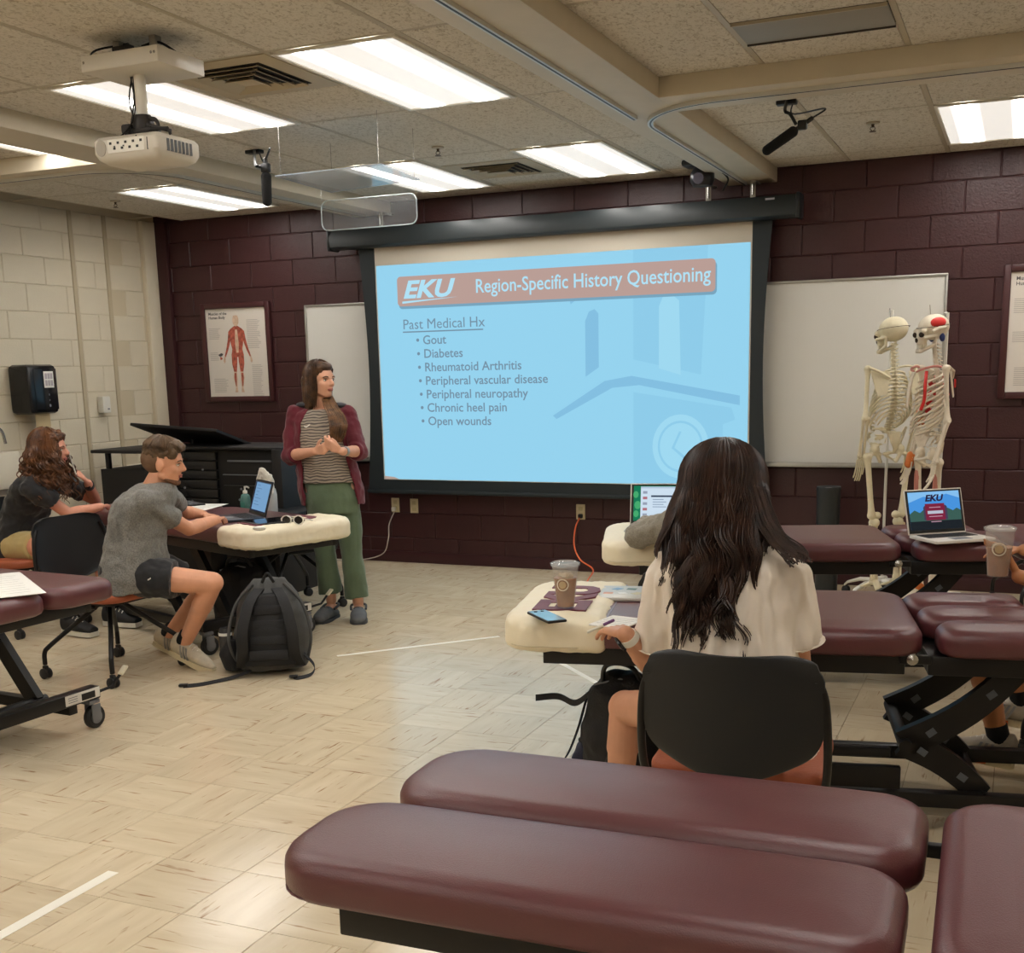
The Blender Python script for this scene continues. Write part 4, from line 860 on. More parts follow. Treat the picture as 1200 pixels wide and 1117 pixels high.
lb('hutch_side', -4.94, -4.86, 6.97, 7.5, .05, 1.0, M_lec); lb('hutch_top', -6.0, -4.86, 6.98, 7.52, .995, 1.015)
lb('worktop', -5.1, -4.62, 6.55, 7.2, .545, .575); lb('worktop_leg', -4.70, -4.66, 6.6, 7.1, 0, .545); lb('worktop_leg', -5.06, -5.02, 6.6, 7.1, 0, .545)
lid_ = MB().box((0, 0, 0), (.80, .52, .022), bev=.005).obj('tilted_lid', M_lec, t); lid_.location = V(-5.80, 7.2, 1.085)-o; lid_.rotation_euler = (-.30, .06, 0)
MB().tube([V(-5.9, 7.3, 1.0)-o, V(-5.9, 7.3, 1.07)-o], .012).obj('lid_stay', M_lec, t)
for (a, b, c, d, m) in ((-5.40, -5.02, .90, .912, M_grey), (-5.45, -5.14, .80, .806, M_grey), (-5.45, -5.14, .72, .724, mat('dim_grey', (60, 60, 62), .4))): lb('rail_line', a, b, 7.06, 7.08, c, d, m, 0)
for k in range(6): lb('rack_unit', -5.90, -5.50, 7.05, 7.085, .56+.07*k, .62+.07*k, mat('rack_face', (32, 32, 34), .25), .003)
for k, (a, b) in enumerate(((-5.28, .70), (-5.24, .66), (-5.30, .62), (-5.8, .70), (-5.62, .84), (-5.74, .60))): MB().lathe([(0, 0), (.009, 0), (.009, .006), (0, .006)], V(a, 7.05, b)-o, 10, Matrix.Rotation(PI/2, 3, 'X')).obj('knob', M_grey, t)
t2 = thing('desk_phone', 'rounded black speaker on the lectern under the raised shelf', 'speaker', (-6.08, 7.15, .842)); MB().ell((0, 0, .045), (.10, .09, .045)).obj('body', M_plast, t2); MB().tube([(0, 0, .08), (-.02, .02, .11), (-.02, .02, .12)], .008).obj('stalk', M_plast, t2)
# spray bottle with cloth, hand sanitiser
p = V(-4.78, 6.70, .576)
t = thing('spray_bottle', 'translucent white spray bottle beside the standing woman', 'bottle', p); MB().lathe([(0, 0), (.047, 0), (.05, .01), (.05, .13), (.042, .17), (.018, .195), (.016, .215), (0, .215)], n=24).obj('bottle', mat('hazy_plastic', (198, 200, 198), .25, alpha=.9), t)
MB().lathe([(.0, .215), (.019, .215), (.019, .235), (.0, .235)]).obj('collar', M_white, t); MB().box((-.01, 0, .255), (.07, .028, .04), bev=.01).obj('trigger_head', M_white, t); MB().tube(bez([(-.02, 0, .245), (-.045, 0, .225), (-.05, 0, .195)], 5), .006).obj('trigger', M_white, t); MB().box((0, -.049, .08), (.05, .004, .07), bev=.001).obj('label', mat('label_pale', (176, 176, 184), .5), t)
cl = MB()
for k in range(7): cl.cap(V(-.055+.012*k, .0, .30-.012*k+.01*(k % 2)), V(-.075+.017*k, -.02+.02*(k % 3), .23-.014*k), .022, .018)
c = remesh(cl, 'cleaning_cloth', mat('terry_white', (214, 208, 196), .95, bump=.6, bscale=90), None, .007, 3, .5, disp=(.01, .02)); c.location = p; tag(c, 'white cloth draped over the spray bottle head', 'cloth')
p = V(-4.93, 6.62, .576)
t = thing('hand_sanitizer', 'clear hand sanitizer pump bottle with white pump behind dark laptop', 'bottle', p); MB().lathe([(0, 0), (.034, 0), (.036, .008), (.036, .11), (.028, .135), (.014, .145), (0, .145)], n=20).obj('bottle', mat('sanitizer_teal', (96, 140, 134), .12, alpha=.85), t)
MB().lathe([(0, .145), (.016, .145), (.016, .165), (.006, .168), (.006, .195), (0, .195)], n=16).obj('pump', M_white, t); MB().tube([(0, 0, .19), (.02, -.005, .193), (.042, -.01, .186)], .006).obj('nozzle', M_white, t); MB().box((0, -.0355, .06), (.04, .003, .06), bev=.001).obj('label', mat('label_teal', (60, 120, 110), .5), t)
# foam roller / black cylinder by the wall
p = G(968, 693, 0); t = thing('waste_bin', 'tall black cylindrical bin standing against the maroon wall', 'bin', (p.x, 7.9, 0)); MB().lathe([(0, 0), (.07, 0), (.074, .01), (.078, .68), (.082, .70), (.078, .715), (.06, .70), (.0, .69)], n=28).obj('cylinder', mat('charcoal_bin', (40, 44, 46), .45), t); MB().lathe([(.0, .70), (.03, .70), (.03, .706), (0, .706)], n=20).obj('top_cap', M_grey, t)

# ================================================================ BAGS
def backpack(label, c, rz):
    t = thing('backpack', label, 'backpack', c, rz); mk = mat('backpack_black', (26, 26, 28), .7, bump=.3, bscale=200); mg = mat('backpack_grey', (74, 74, 73), .7, bump=.3, bscale=200)
    # leaning: x width, y depth (straps face -y), z up
    b = MB(); b.loft([(V(0, .05, .02), V(.17, 0, 0), V(0, .12, 0)), (V(0, .05, .08), V(.20, 0, 0), V(0, .14, 0)), (V(0, .07, .25), V(.19, 0, 0), V(0, .13, 0)), (V(0, .10, .40), V(.15, 0, 0), V(0, .10, 0)), (V(0, .12, .48), V(.08, 0, 0), V(0, .05, 0))], 28)
    body = remesh(b, 'body', mg, t, .01, 3, .5, disp=(.02, .08))
    bp = MB(); bp.loft([(V(0, -.085, .06), V(.135, 0, 0), V(0, .035, 0)), (V(0, -.065, .25), V(.13, 0, 0), V(0, .035, 0)), (V(0, .0, .42), V(.09, 0, 0), V(0, .03, 0))], 20); remesh(bp, 'back_padding', mk, t, .01, 2)
    for k in range(4): MB().box((0, -.118+.018*k, .12+.075*k), (.20-.02*k, .018, .05), Matrix.Rotation(-.2, 3, 'X'), bev=.008).obj('back_cushion', mk, t)
    for s in (-1, 1):
        pts = bez([V(s*.045, .02, .44), V(s*.09, -.07, .38), V(s*.125, -.13, .25), V(s*.13, -.12, .13), V(s*.15, -.06, .05)], 8); MB().strip(pts, V(.055, 0, 0), .012).obj('shoulder_strap', mk, t)
        MB().tube(bez([V(s*.185, .0, .06), V(s*.21, -.02, .2), V(s*.17, .02, .36), V(s*.08, .06, .46)], 8), .008).obj('piping', mg, t)
    MB().tube(bez([V(-.03, .05, .47), V(0, .03, .52), V(.03, .05, .47)], 6), .008).obj('grab_handle', mk, t)
    po = MB(); po.loft([(V(-.20, .05, .02), V(.05, 0, 0), V(0, .07, 0)), (V(-.22, .05, .10), V(.055, 0, 0), V(0, .07, 0)), (V(-.20, .06, .18), V(.04, 0, 0), V(0, .06, 0))]); remesh(po, 'mesh_pocket', mk, t, .01, 2)
    MB().lathe([(0, 0), (.032, 0), (.034, .02), (.034, .12), (.028, .14), (0, .14)], V(-.235, .05, .10)).obj('side_bottle', mat('bottle_dark', (60, 60, 62), .25), t); MB().lathe([(.0345, .10), (.0355, .10), (.0355, .115), (.0345, .115)], V(-.235, .05, .10)).obj('bottle_band', mat('band_white', (220, 220, 215), .3), t)
    for pts in ([V(-.10, -.06, .03), V(-.2, -.12, .012), V(-.33, -.2, .008), V(-.42, -.22, .007)], [V(.17, -.03, .10), V(.22, -.05, .04), V(.21, -.12, .012), V(.15, -.17, .008), V(.12, -.16, .008)]):
        MB().strip(bez(pts, 6), V(.0, .022, .012), .003).obj('waist_strap', mk, t)
        MB().box(pts[-1]+V(0, 0, .006), (.045, .03, .012), bev=.004).obj('buckle', M_plast, t)
    return t
backpack('grey and black backpack leaning on the left table leg, straps outward', (-3.52, 4.86, 0), math.radians(30))
def duffel(label, c, r, m, rz=0.):
    t = thing('dark_bag', label, 'bag', c, rz); b = MB(); b.loft([(V(0, 0, .015), V(r[0]*.9, 0, 0), V(0, r[1]*.9, 0)), (V(0, 0, r[2]*.4), V(r[0], 0, 0), V(0, r[1], 0)), (V(0, 0, r[2]*.85), V(r[0]*.8, 0, 0), V(0, r[1]*.7, 0)), (V(0, 0, r[2]), V(r[0]*.4, 0, 0), V(0, r[1]*.3, 0))], 22); remesh(b, 'body', m, t, .012, 3, .5, disp=(.03, .09))
    MB().tube(bez([V(-r[0]*.5, 0, r[2]*.8), V(-.05, -.06, r[2]*1.08), V(.05, -.06, r[2]*1.08), V(r[0]*.5, 0, r[2]*.8)], 8), .009).obj('handle', M_plast, t); MB().tube([V(-r[0]*.6, -r[1]*.3, r[2]*.9), V(0, -r[1]*.35, r[2]*.97), V(r[0]*.6, -r[1]*.3, r[2]*.9)], .004).obj('zip', M_grey, t); return t
mk = mat('bag_black', (24, 23, 25), .7, bump=.3, bscale=150)
tt = duffel('black bag under the middle table beside the knee, straps trailing on floor', (-1.27, 3.88, 0), (.17, .13, .44), mk)
MB().strip(bez([V(-.12, -.03, .36), V(-.2, .02, .30), V(-.28, .05, .31), V(-.36, .02, .305)], 6), V(0, .0, .025), .003).obj('trailing_strap', mk, tt)
MB().strip(bez([V(-.13, -.05, .34), V(-.18, -.02, .2), V(-.24, .0, .08), V(-.33, .02, .01), V(-.37, .0, .008)], 6), V(0, .025, .0), .003).obj('trailing_strap', mk, tt)
duffel('black bag on floor beneath the left table behind the backpack', (-4.35, 5.75, 0), (.20, .14, .40), mk, .3)
duffel('navy bag on the floor behind the foreground table, below the charger', (-1.42, 4.02, 0), (.10, .10, .13), mat('navy_bag', (26, 28, 48), .7, bump=.3, bscale=150))
t = thing('charger', 'small white charging plug lying on floor near the navy bag', 'charger', G(684, 880, .012), .4); MB().box((0, 0, .004), (.05, .032, .022), bev=.005).obj('plug_body', mat('charger_white', (214, 224, 228), .3), t); MB().tube(bez([V(.02, 0, .0), V(.07, .01, -.004), V(.12, .05, -.006)], 5), .003).obj('lead', M_grey, t)

# ================================================================ PROJECTOR
t = thing('ceiling_projector', 'white projector hanging from a ceiling plate with cables', 'projector', (-3.22, 3.83, CZ)); t.scale = (.74, .62, .9); PY = 3.6; o = V(-3.05, 3.6, CZ); mw = mat('projector_white', (206, 200, 188), .4)
MB().box((.03, -.0, -.115), (.50, .44, .066), bev=.006).obj('ceiling_plate', mw, t)
for s in (-1, 1): MB().box((s*.12, 0, -.04), (.04, .06, .08), bev=.003).obj('hanger', M_alu, t)
for x, y in ((-.2, -.2215), (.24, -.2215), (.26, -.2215)): MB().lathe([(0, 0), (.006, 0), (.006, .003), (0, .003)], (x, y, -.11), 8, Matrix.Rotation(PI/2, 3, 'X')).obj('screw', M_chrome, t)
MB().lathe([(.033, -.34), (.033, -.14), (.030, -.14), (.030, -.34)], (0, 0, 0)).obj('drop_pole', M_white, t)
mm = mat('mount_dark', (52, 48, 46), .5, metal=.4)
j = MB(); j.lathe([(0, -.37), (.055, -.37), (.06, -.34), (.045, -.31), (0, -.31)]); j.box((.0, 0, -.375), (.16, .10, .02), bev=.004); j.box((.11, -.02, -.37), (.16, .03, .016), Matrix.Rotation(.25, 3, 'Y'), bev=.003); j.box((-.08, .0, -.365), (.06, .12, .04), bev=.01); j.obj('swivel_mount', mm, t)
MB().tube(bez([V(.06, -.02, -.33), V(.10, -.02, -.34), V(.11, -.02, -.37), V(.06, -.02, -.385)], 6), .010).obj('mount_ring', mm, t); MB().tube([(.06, -.04, -.375), (.2, -.06, -.385), (.215, -.06, -.41)], .008).obj('mount_arm', mm, t)
Mb = Matrix.Rotation(math.radians(0), 4, 'Z')
bd = MB(); R3 = Mb.to_3x3(); C0 = V(.0, .02, -.455)
for i, (w_, d_, z_) in enumerate([(.44, .28, -.055), (.50, .34, -.025), (.50, .34, .03), (.47, .31, .045)]): pass
bd.rings([[R3 @ V(x*w_/2, y*d_/2, z_)+C0 for x, y in rr(-1, -1, 1, 1, .16)] for (w_, d_, z_) in [(.34, .28, -.062), (.40, .38, -.045), (.43, .42, -.02), (.43, .42, .03), (.40, .38, .046)]]); body = bd.obj('casing', mw, t)
MB().box(R3 @ V(.01, -.209, .003)+C0, (.24, .004, .055), R3).obj('port_panel', mat('port_panel', (226, 222, 212), .4), t)
for k in range(9): MB().box(R3 @ V(-.09+.025*k, -.212, .015-.022*(k % 2))+C0, (.014, .004, .010), R3).obj('socket', M_plast, t, smooth=False)
MB().lathe([(0, 0), (.034, 0), (.034, .003), (0, .003)], R3 @ V(-.155, -.210, .0)+C0, 20, R3 @ Matrix.Rotation(PI/2, 3, 'X')).obj('lamp_cover', mat('lamp_cover_grey', (165, 158, 146), .5), t)
for k in range(7): MB().box(R3 @ V(.2145, -.11+.036*k, .0)+C0, (.004, .024, .05), R3).obj('vent_slot', M_plast, t, smooth=False)
MB().box(R3 @ V(.15, -.209, -.0)+C0, (.006, .003, .05), R3).obj('socket', M_plast, t, smooth=False)
MB().lathe([(.03, 0), (.045, 0), (.045, .02), (.03, .02)], R3 @ V(.12, .205, 0)+C0, 20, R3 @ Matrix.Rotation(-PI/2, 3, 'X')).obj('lens_ring', M_grey, t)
for pts in ([V(-.05, 0, -.14), V(-.06, -.03, -.25), V(-.03, -.05, -.33), V(-.06, -.12, -.40), V(-.12, -.17, -.44), V(-.06, -.19, -.455)], [V(-.04, 0, -.14), V(-.03, -.03, -.26), V(-.04, -.06, -.36), V(.03, -.14, -.41), V(.08, -.185, -.42)], [V(-.06, .0, -.14), V(-.03, -.02, -.28), V(-.05, -.08, -.38), V(-.05, -.17, -.44), V(.0, -.19, -.455)]):
    MB().tube(bez(pts, 7), .0045, 6).obj('cable', M_plast, t)
MB().tube(bez([V(-.10, -.05, -.09), V(-.2, -.14, -.08), V(-.24, -.05, -.03), V(-.12, .02, -.01), V(-.02, -.05, -.03), V(-.03, -.12, -.09)], 8), .005, 6).obj('cable', M_plast, t); MB().tube(bez([V(.05, -.03, -.04), V(.15, .0, -.03), V(.24, .1, -.09)], 8), .006, 6).obj('cable', M_plast, t)
MB().box((-.05, -.06, -.055), (.12, .05, .045), bev=.008).obj('junction_box', M_plast, t)
# ================================================================ PEOPLE
def nrm(v): v = Vector(v); return v.normalized()
def skinmat(n, c): return mat(n, c, .5, var=.06, vscale=14, bump=.05, bscale=120)
def hand_blobs(mb, wr, d, pn, side, curl=.5, s=1., spread=.10, thumb=.6):
    """wr wrist, d forward of the hand, pn palm normal, side = thumb side"""
    d, pn, side = nrm(d), nrm(pn), nrm(side); k = .0185*s
    for i in range(4):
        o = (1.5-i)*k; base = wr+d*.085*s+side*o; mb.cap(wr+d*.02*s+side*o*.55, base, .0125*s, .0115*s, n=10)
        L_ = (.042, .045, .042, .034)[i]*s; dd = (d+side*spread*(1.5-i)*.6).normalized(); p = base; r = .0088*s
        for q, (f, a) in enumerate(((1, .9), (.62, 1.1), (.5, .8))):
            an = curl*a; ax = dd.cross(pn)
            if ax.length < 1e-4: break
            dd = (Matrix.Rotation(an, 3, ax.normalized()) @ dd); dd = dd if dd.dot(pn) >= -1 else dd
            e = p+dd*L_*f; mb.cap(p, e, r, r*.92, n=10); p = e; r *= .92
    b = wr+d*.025*s+side*.022*s; dd = (d*.7+side*.75+pn*.25).normalized(); p = b; mb.cap(wr+d*.01*s, b, .013*s, .013*s, n=10)
    for q in range(2):
        e = p+dd*(.036, .028)[q]*s; mb.cap(p, e, .0115*s, .0098*s, n=10); p = e; dd = (dd-side*thumb*.8+pn*thumb*.3+d*.3).normalized()
def head_blobs(mb, c, f, u, s=1.):
    f, u = nrm(f), nrm(u); sd = f.cross(u).normalized(); u = sd.cross(f); M = Matrix((sd, f, u)).transposed(); at = lambda x, y, z: c+(sd*x+f*y+u*z)*s
    mb.ell(at(0, -.008, .028), V(.076, .096, .086)*s, M); mb.ell(at(0, .022, -.03), V(.061, .070, .074)*s, M); mb.ell(at(0, .052, -.078), V(.034, .034, .030)*s, M)
    mb.ell(at(0, .062, .032), V(.05, .028, .03)*s, M)
    for q in (-1, 1):
        mb.ell(at(q*.036, .056, -.022), V(.024, .024, .024)*s, M); mb.ell(at(q*.078, -.006, -.008), V(.010, .020, .031)*s, M); mb.cap(at(q*.055, .005, -.06), at(q*.012, .062, -.088), .018*s, .018*s)
        mb.cap(at(q*.012, .086, .018), at(q*.045, .074, .020), .009*s, .008*s)
    mb.cap(at(0, .086, .012), at(0, .106, -.022), .009*s, .012*s); mb.ell(at(0, .098, -.026), V(.017, .013, .011)*s, M)
    mb.ell(at(0, .078, -.052), V(.024, .016, .012)*s, M)
    return at, M
def face_parts(t, at, M, s, brow, lip, iris=(60, 40, 28)):
    ew = mat('eye_white', (225, 218, 208), .2)
    for q in (-1, 1):
        e = MB().ell(at(q*.033, .0755, .001), V(.0105, .0085, .0065)*s, M, 12).obj('eye', ew, t); MB().ell(at(q*.033, .0805, .001), V(.0052, .0040, .0052)*s, M, 10).obj('iris', mat('iris_%d' % iris[0], iris, .15), e)
        MB().tube([at(q*.018, .0905, .020), at(q*.034, .089, .025), at(q*.052, .077, .019)], .0032*s, 6).obj('eyebrow', brow, t)
        MB().tube([at(q*.020, .083, .009), at(q*.033, .0865, .0105), at(q*.046, .078, .006)], .0022*s, 6).obj('eyelash', brow, t)
    MB().tube([at(-.022, .085, -.055), at(-.010, .0945, -.0525), at(0, .0955, -.0535), at(.010, .0945, -.0525), at(.022, .085, -.055)], .0035*s, 8).obj('lips', lip, t)
    MB().tube([at(-.018, .086, -.061), at(0, .0945, -.062), at(.018, .086, -.061)], .0042*s, 8).obj('lips', lip, t)
class Person:
    def __init__(s, name_label, j, skin, sc=1.):
        s.j = j; s.sc = sc; s.t = thing('person', name_label, 'person', j['base']); s.off = Vector(j['base']); s.skin = skin
        for k, v in j.items():
            if isinstance(v, Vector) and k not in ('f', 'sh', 'sp', 'hf', 'hu'): j[k] = v
        s.fs = nrm(j['sh']).cross(nrm(j['neck']-j['pelvis'])); s.fs = -s.fs if s.fs.dot(j['f']) < 0 else s.fs
    def torso(s, mb, g=0., lo=-.10, hi=1.0, W=1., belly=0., neckr=.062, n=26, hem=0.):
        j = s.j; p, nk = j['pelvis'], j['neck']; c = j.get('chest', p.lerp(nk, .62)); up = (nk-p).normalized(); sp, sh = nrm(j['sp']), nrm(j['sh']); f = nrm(j['f'])
        def at(t): return (p*(1-t)**2+c*2*t*(1-t)+nk*t*t) if t > 0 else p+up*t*(nk-p).length
        L = [(-.22, .155, .118), (-.05, .172, .128), (.12, .160, .118), (.35, .140, .108), (.6, .158, .116), (.80, .170, .112), (.91, .150, .092), (.97, .10, .072), (1.03, neckr, .060)]
        rs = []
        for t, a, b in L:
            if t < lo-1e-6 or t > hi+1e-6: continue
            sd = sp.lerp(sh, max(0, min(1, t))).normalized(); ff = f; b_ = b+(belly if .0 < t < .5 else 0); a_ = a*W
            if t == L[0][0] or (hem and t <= lo+.01): a_ += hem; b_ += hem
            rs.append((at(t), sd*(a_+g), (ff-sd*ff.dot(sd)).normalized()*(b_+g)))
        mb.loft(rs, n); return at
    def body(s, voxel=.0055, hands=True, feet=True, sk=None, legs=True):
        j, sc = s.j, s.sc; mb = MB(); s.torso(mb, 0); mb.cap(j['neck']-nrm(j['neck']-j['pelvis'])*.02, j['head']-nrm(j['hu'])*.06-nrm(j['hf'])*.015, .056*sc, .050*sc)
        at, M = head_blobs(mb, j['head'], j['hf'], j['hu'], sc); s.at, s.M = at, M
        for q in 'LR':
            sh, el, wr = j['s'+q], j['e'+q], j['w'+q]; mb.ell(sh, (.052, .052, .052)); mb.cap(sh, el, .047*sc, .037*sc); mb.cap(el, el.lerp(wr, .35), .038*sc, .039*sc); mb.cap(el.lerp(wr, .3), wr, .039*sc, .026*sc)
            if 'h'+q in j: h = j['h'+q]; hand_blobs(mb, wr, h[0], h[1], h[2], *h[3:])
            if legs:
                hp, kn, an = j['p'+q], j['k'+q], j['a'+q]; mb.cap(hp, kn, .082*sc, .055*sc, n=18); mb.cap(kn, kn.lerp(an, .35), .052*sc, .054*sc, n=16); mb.cap(kn.lerp(an, .3), an, .053*sc, .034*sc, n=16); mb.ell(kn, (.056, .056, .056))
                mb.ell(an-V(0, 0, .012), (.032, .034, .034))
        o = remesh(mb, 'body', s.skin, s.t, voxel, 5, .5); s.shift(o); return o
    def shift(s, o): o.data.transform(Matrix.Translation(-s.off)); return o
    def cloth(s, name, mb, m, voxel=.008, disp=(.012, .06), sm=2): return s.shift(remesh(mb, name, m, s.t, voxel, sm, .5, disp=disp))
    def sleeve(s, mb, q, frac, r0=.062, r1=.056, fore=0.):
        j = s.j; sh, el, wr = j['s'+q], j['e'+q], j['w'+q]; mb.ell(sh, (r0*1.05,)*3)
        if frac < 1: mb.cone(sh, sh.lerp(el, frac), r0, r1, 18)
        else:
            mb.cap(sh, el, r0, r1)
            if fore: mb.cone(el, el.lerp(wr, fore), r1, r1*.86, 18); mb.ell(el, (r1,)*3)
    def pant(s, mb, q, kf=1., af=1., r=(.098, .072, .06, .058), hemr=None):
        j = s.j; hp, kn, an = j['p'+q], j['k'+q], j['a'+q]; mb.ell(hp, (r[0]*1.05,)*3)
        if kf < 1: mb.ell(hp.lerp(kn, .1), (r[0],)*3); mb.cone(hp, hp.lerp(kn, kf), r[0], hemr or r[1], 20)
        else: mb.cap(hp, kn, r[0], r[1]); mb.ell(kn, (r[1],)*3); mb.cone(kn, kn.lerp(an, af), r[2], r[3], 20)
    def raw(s, mb, name, m, parent=None, smooth=True): o = mb.obj(name, m, parent or s.t, smooth); return s.shift(o)
def shoe(t, off, an, toe, pitch, mu, ms, name='shoe', L=.275, stripe=None, lace=None, z0=None, sock=None, kn=None):
    toe = nrm(toe); sd = toe.cross(V(0, 0, 1)).normalized(); Rr = Matrix.Rotation(pitch, 3, sd); f = Rr @ toe; u = Rr @ V(0, 0, 1); b = an-u*.085-f*.06
    def ring(x, w, zt, zb=.0, n=16): c = b+f*x+u*((zt+zb)/2); return (c, sd*w, u*((zt-zb)/2))
    up = MB(); up.loft([ring(-.004, .026, .10, .015), ring(.012, .040, .125, .01), ring(.06, .045, .120, .01), ring(.11, .044, .100, .01), ring(.17, .049, .076, .01), ring(.22, .046, .060, .01), ring(.25, .037, .050, .01), ring(L, .016, .036, .012)], 20)
    o = remesh(up, name, mu, t, .006, 2); o.data.transform(Matrix.Translation(-off))
    so = MB(); pr_ = [(-.004, .012), (.005, .030), (.06, .037), (.11, .035), (.17, .045), (.22, .045), (.25, .036), (L+.002, .014)]
    so.rings([[b+f*x+sd*w+u*-.006, b+f*x-sd*w+u*-.006, b+f*x-sd*w*1.03+u*.022, b+f*x+sd*w*1.03+u*.022] for x, w in pr_]); s2 = so.obj('sole', ms, o); s2.data.transform(Matrix.Translation(-off))
    if stripe:
        for k in range(3):
            for q in (-1, 1):
                mb = MB(); x = .085+.02*k; mb.strip([b+f*(x+.018)+sd*q*.044+u*.022, b+f*(x+.004)+sd*q*.0445+u*.05, b+f*(x-.008)+sd*q*.040+u*.082], f*.010, .006); s3 = mb.obj('side_stripe', stripe, o); s3.data.transform(Matrix.Translation(-off))
    if lace:
        for k in range(4):
            x = .095+.022*k; zt = .104-.010*k; s3 = MB().tube([b+f*x+sd*-.024+u*(zt-.006), b+f*x+u*(zt+.004), b+f*(x+.008)+sd*.024+u*(zt-.006)], .003, 6).obj('lace', lace, o); s3.data.transform(Matrix.Translation(-off))
    if sock: sx_ = nrm(kn-an) if kn is not None else u; s4 = MB().cone(an-sx_*.02, an+sx_*.065, .041, .0405, 18); q_ = s4.obj('sock', sock, t); q_.data.transform(Matrix.Translation(-off))
    return o
def strands(person, name, m, at, M, n, phi, th0, th1, E, length, wave, drift, r=.0022, seed=1, seg=26, curl=None, taper=.5, flare=.0, parent=None, n_side=4, clump=12, crad=.011, tip=.35):
    """hair in clumps: over the head ellipsoid from th0 to th1, then hanging by length() with waves; the strands of a clump share one wave"""
    R_ = random.Random(seed); mb = MB(); sc = person.sc
    for i in range(max(1, n//clump)):
        ph0 = phi[0]+(phi[1]-phi[0])*((i*.618034) % 1); k0 = R_.uniform(1.0, 1.08); a00 = R_.uniform(*th0); L0 = length(ph0, R_) if callable(length) else length
        w = wave[0]*R_.uniform(.7, 1.4); fq = wave[1]*R_.uniform(.8, 1.2); p0 = R_.uniform(0, 6.28); p1 = R_.uniform(0, 6.28); dr = drift(ph0, R_) if callable(drift) else drift; fl = flare*R_.uniform(-.3, 1)
        for _ in range(clump):
            u1, u2 = R_.gauss(0, .5), R_.gauss(0, .5); ph = ph0+u1*crad/.09*1.5; k = k0*(1+u2*crad*1.5); a0 = math.radians(a00); a1 = math.radians(th1(ph) if callable(th1) else th1); pts = []; nh = 8
            for q in range(nh+1):
                a = a0+(a1-a0)*q/nh; pts.append(at(E[0]*k*math.sin(a)*math.sin(ph), E[3]+E[1]*k*math.sin(a)*math.cos(ph), E[4]+E[2]*k*math.cos(a)))
            L_ = L0*R_.uniform(.86, 1.03); st = pts[-1]; out = (st-at(0, E[3], E[4])); out.z = 0; out.normalize(); tg = V(-out.y, out.x, 0)
            c_ph = at(E[0]*k0*math.sin(a1)*math.sin(ph0), E[3]+E[1]*k0*math.sin(a1)*math.cos(ph0), E[4]+E[2]*k0*math.cos(a1)); off = st-c_ph; jit = R_.uniform(-.25, .25)
            for q in range(1, seg+1):
                t = q/seg; pinch = 1-(1-tip)*t; env = w*min(1, t*2.2)
                pts.append(c_ph+off*pinch+V(0, 0, -L_*t)+dr*t+out*fl*math.sin(min(1, t*1.6)*PI/2)+(tg*math.sin(p0+jit+fq*t*L_)+out*math.cos(p0+jit+(fq if curl else fq*.8)*t*L_+(0 if curl else p1)))*env)
            m_ = len(pts); mb.tube(pts, r, n_side, rr=[r*(1 if q < m_*.6 else 1-(1-taper)*(q-m_*.6)/(m_*.4)) for q in range(m_)])
    o = mb.obj(name, m, parent or person.t); o.data.transform(Matrix.Translation(-person.off)); o['kind'] = 'stuff'; return o
def hairmat(n, c, c2): 
    m = mat(n, c, .42, spec=.4, var=.01); nt = m.node_tree; r = [x for x in nt.nodes if x.type == 'VALTORGB'][0]; nz = [x for x in nt.nodes if x.type == 'TEX_NOISE'][0]; nz.inputs['Scale'].default_value = 25
    r.color_ramp.elements[0].color = lin(c); r.color_ramp.elements[1].color = lin(c2); return m
def fabric(n, c, **k): return mat(n, c, .85, bump=k.pop('bump', .4), bscale=k.pop('bscale', 22), sheen=.2, **k)

# ---- the standing woman -----------------------------------------------------
tc = nrm(V(.54, -.84, 0)); Rr = V(.915, .403, 0)
Y = 6.15; s_ = nrm(V(.90, .43, 0)); f_ = V(.43, -.90, 0); pel = P(389, 578, Y); nk = P(377, 477, Y+.02)
j = dict(base=(-3.9, 6.17, 0), pelvis=pel, chest=P(377, 520, Y), neck=nk, head=P(375, 446, Y), hf=V(.93, -.20, .0), hu=V(0, 0, 1), f=f_, sp=s_, sh=s_,
         sL=nk-s_*.155-V(0, 0, .045), sR=nk+s_*.155-V(0, 0, .06), eL=P(341, 534, Y-.1), eR=P(420, 529, Y+.02), wL=P(369, 529, Y-.26), wR=P(401, 529, Y-.22),
         pL=pel-s_*.085-V(0, 0, .03), pR=pel+s_*.085-V(0, 0, .03), kL=P(381, 648, Y-.03), kR=P(413, 652, Y+.02), aL=P(388, 702, Y-.02), aR=P(420, 708, Y+.02), tL=nrm(V(.1, -1, 0)), tR=nrm(V(.5, -.85, 0)))
d1 = nrm(P(388, 524, Y-.3)-j['wL']); d2 = nrm(P(384, 521, Y-.3)-j['wR'])
j['hL'] = (d1, nrm(V(-.25, .6, .5)), V(.0, -.2, 1), .75, .92, .02, .5); j['hR'] = (d2, nrm(V(-.5, .6, .3)), V(0, -.2, 1), .80, .92, .02, .5)
p = Person('person standing in an open maroon jacket, striped top and green trousers, hands clasped', j, skinmat('skin_fair', (214, 160, 132)), .98); p.body()
face_parts(p.t, lambda *a: p.at(*a)-p.off, p.M, p.sc, mat('brow_brown', (66, 44, 32), .7), mat('lip_rose', (176, 100, 92), .5))
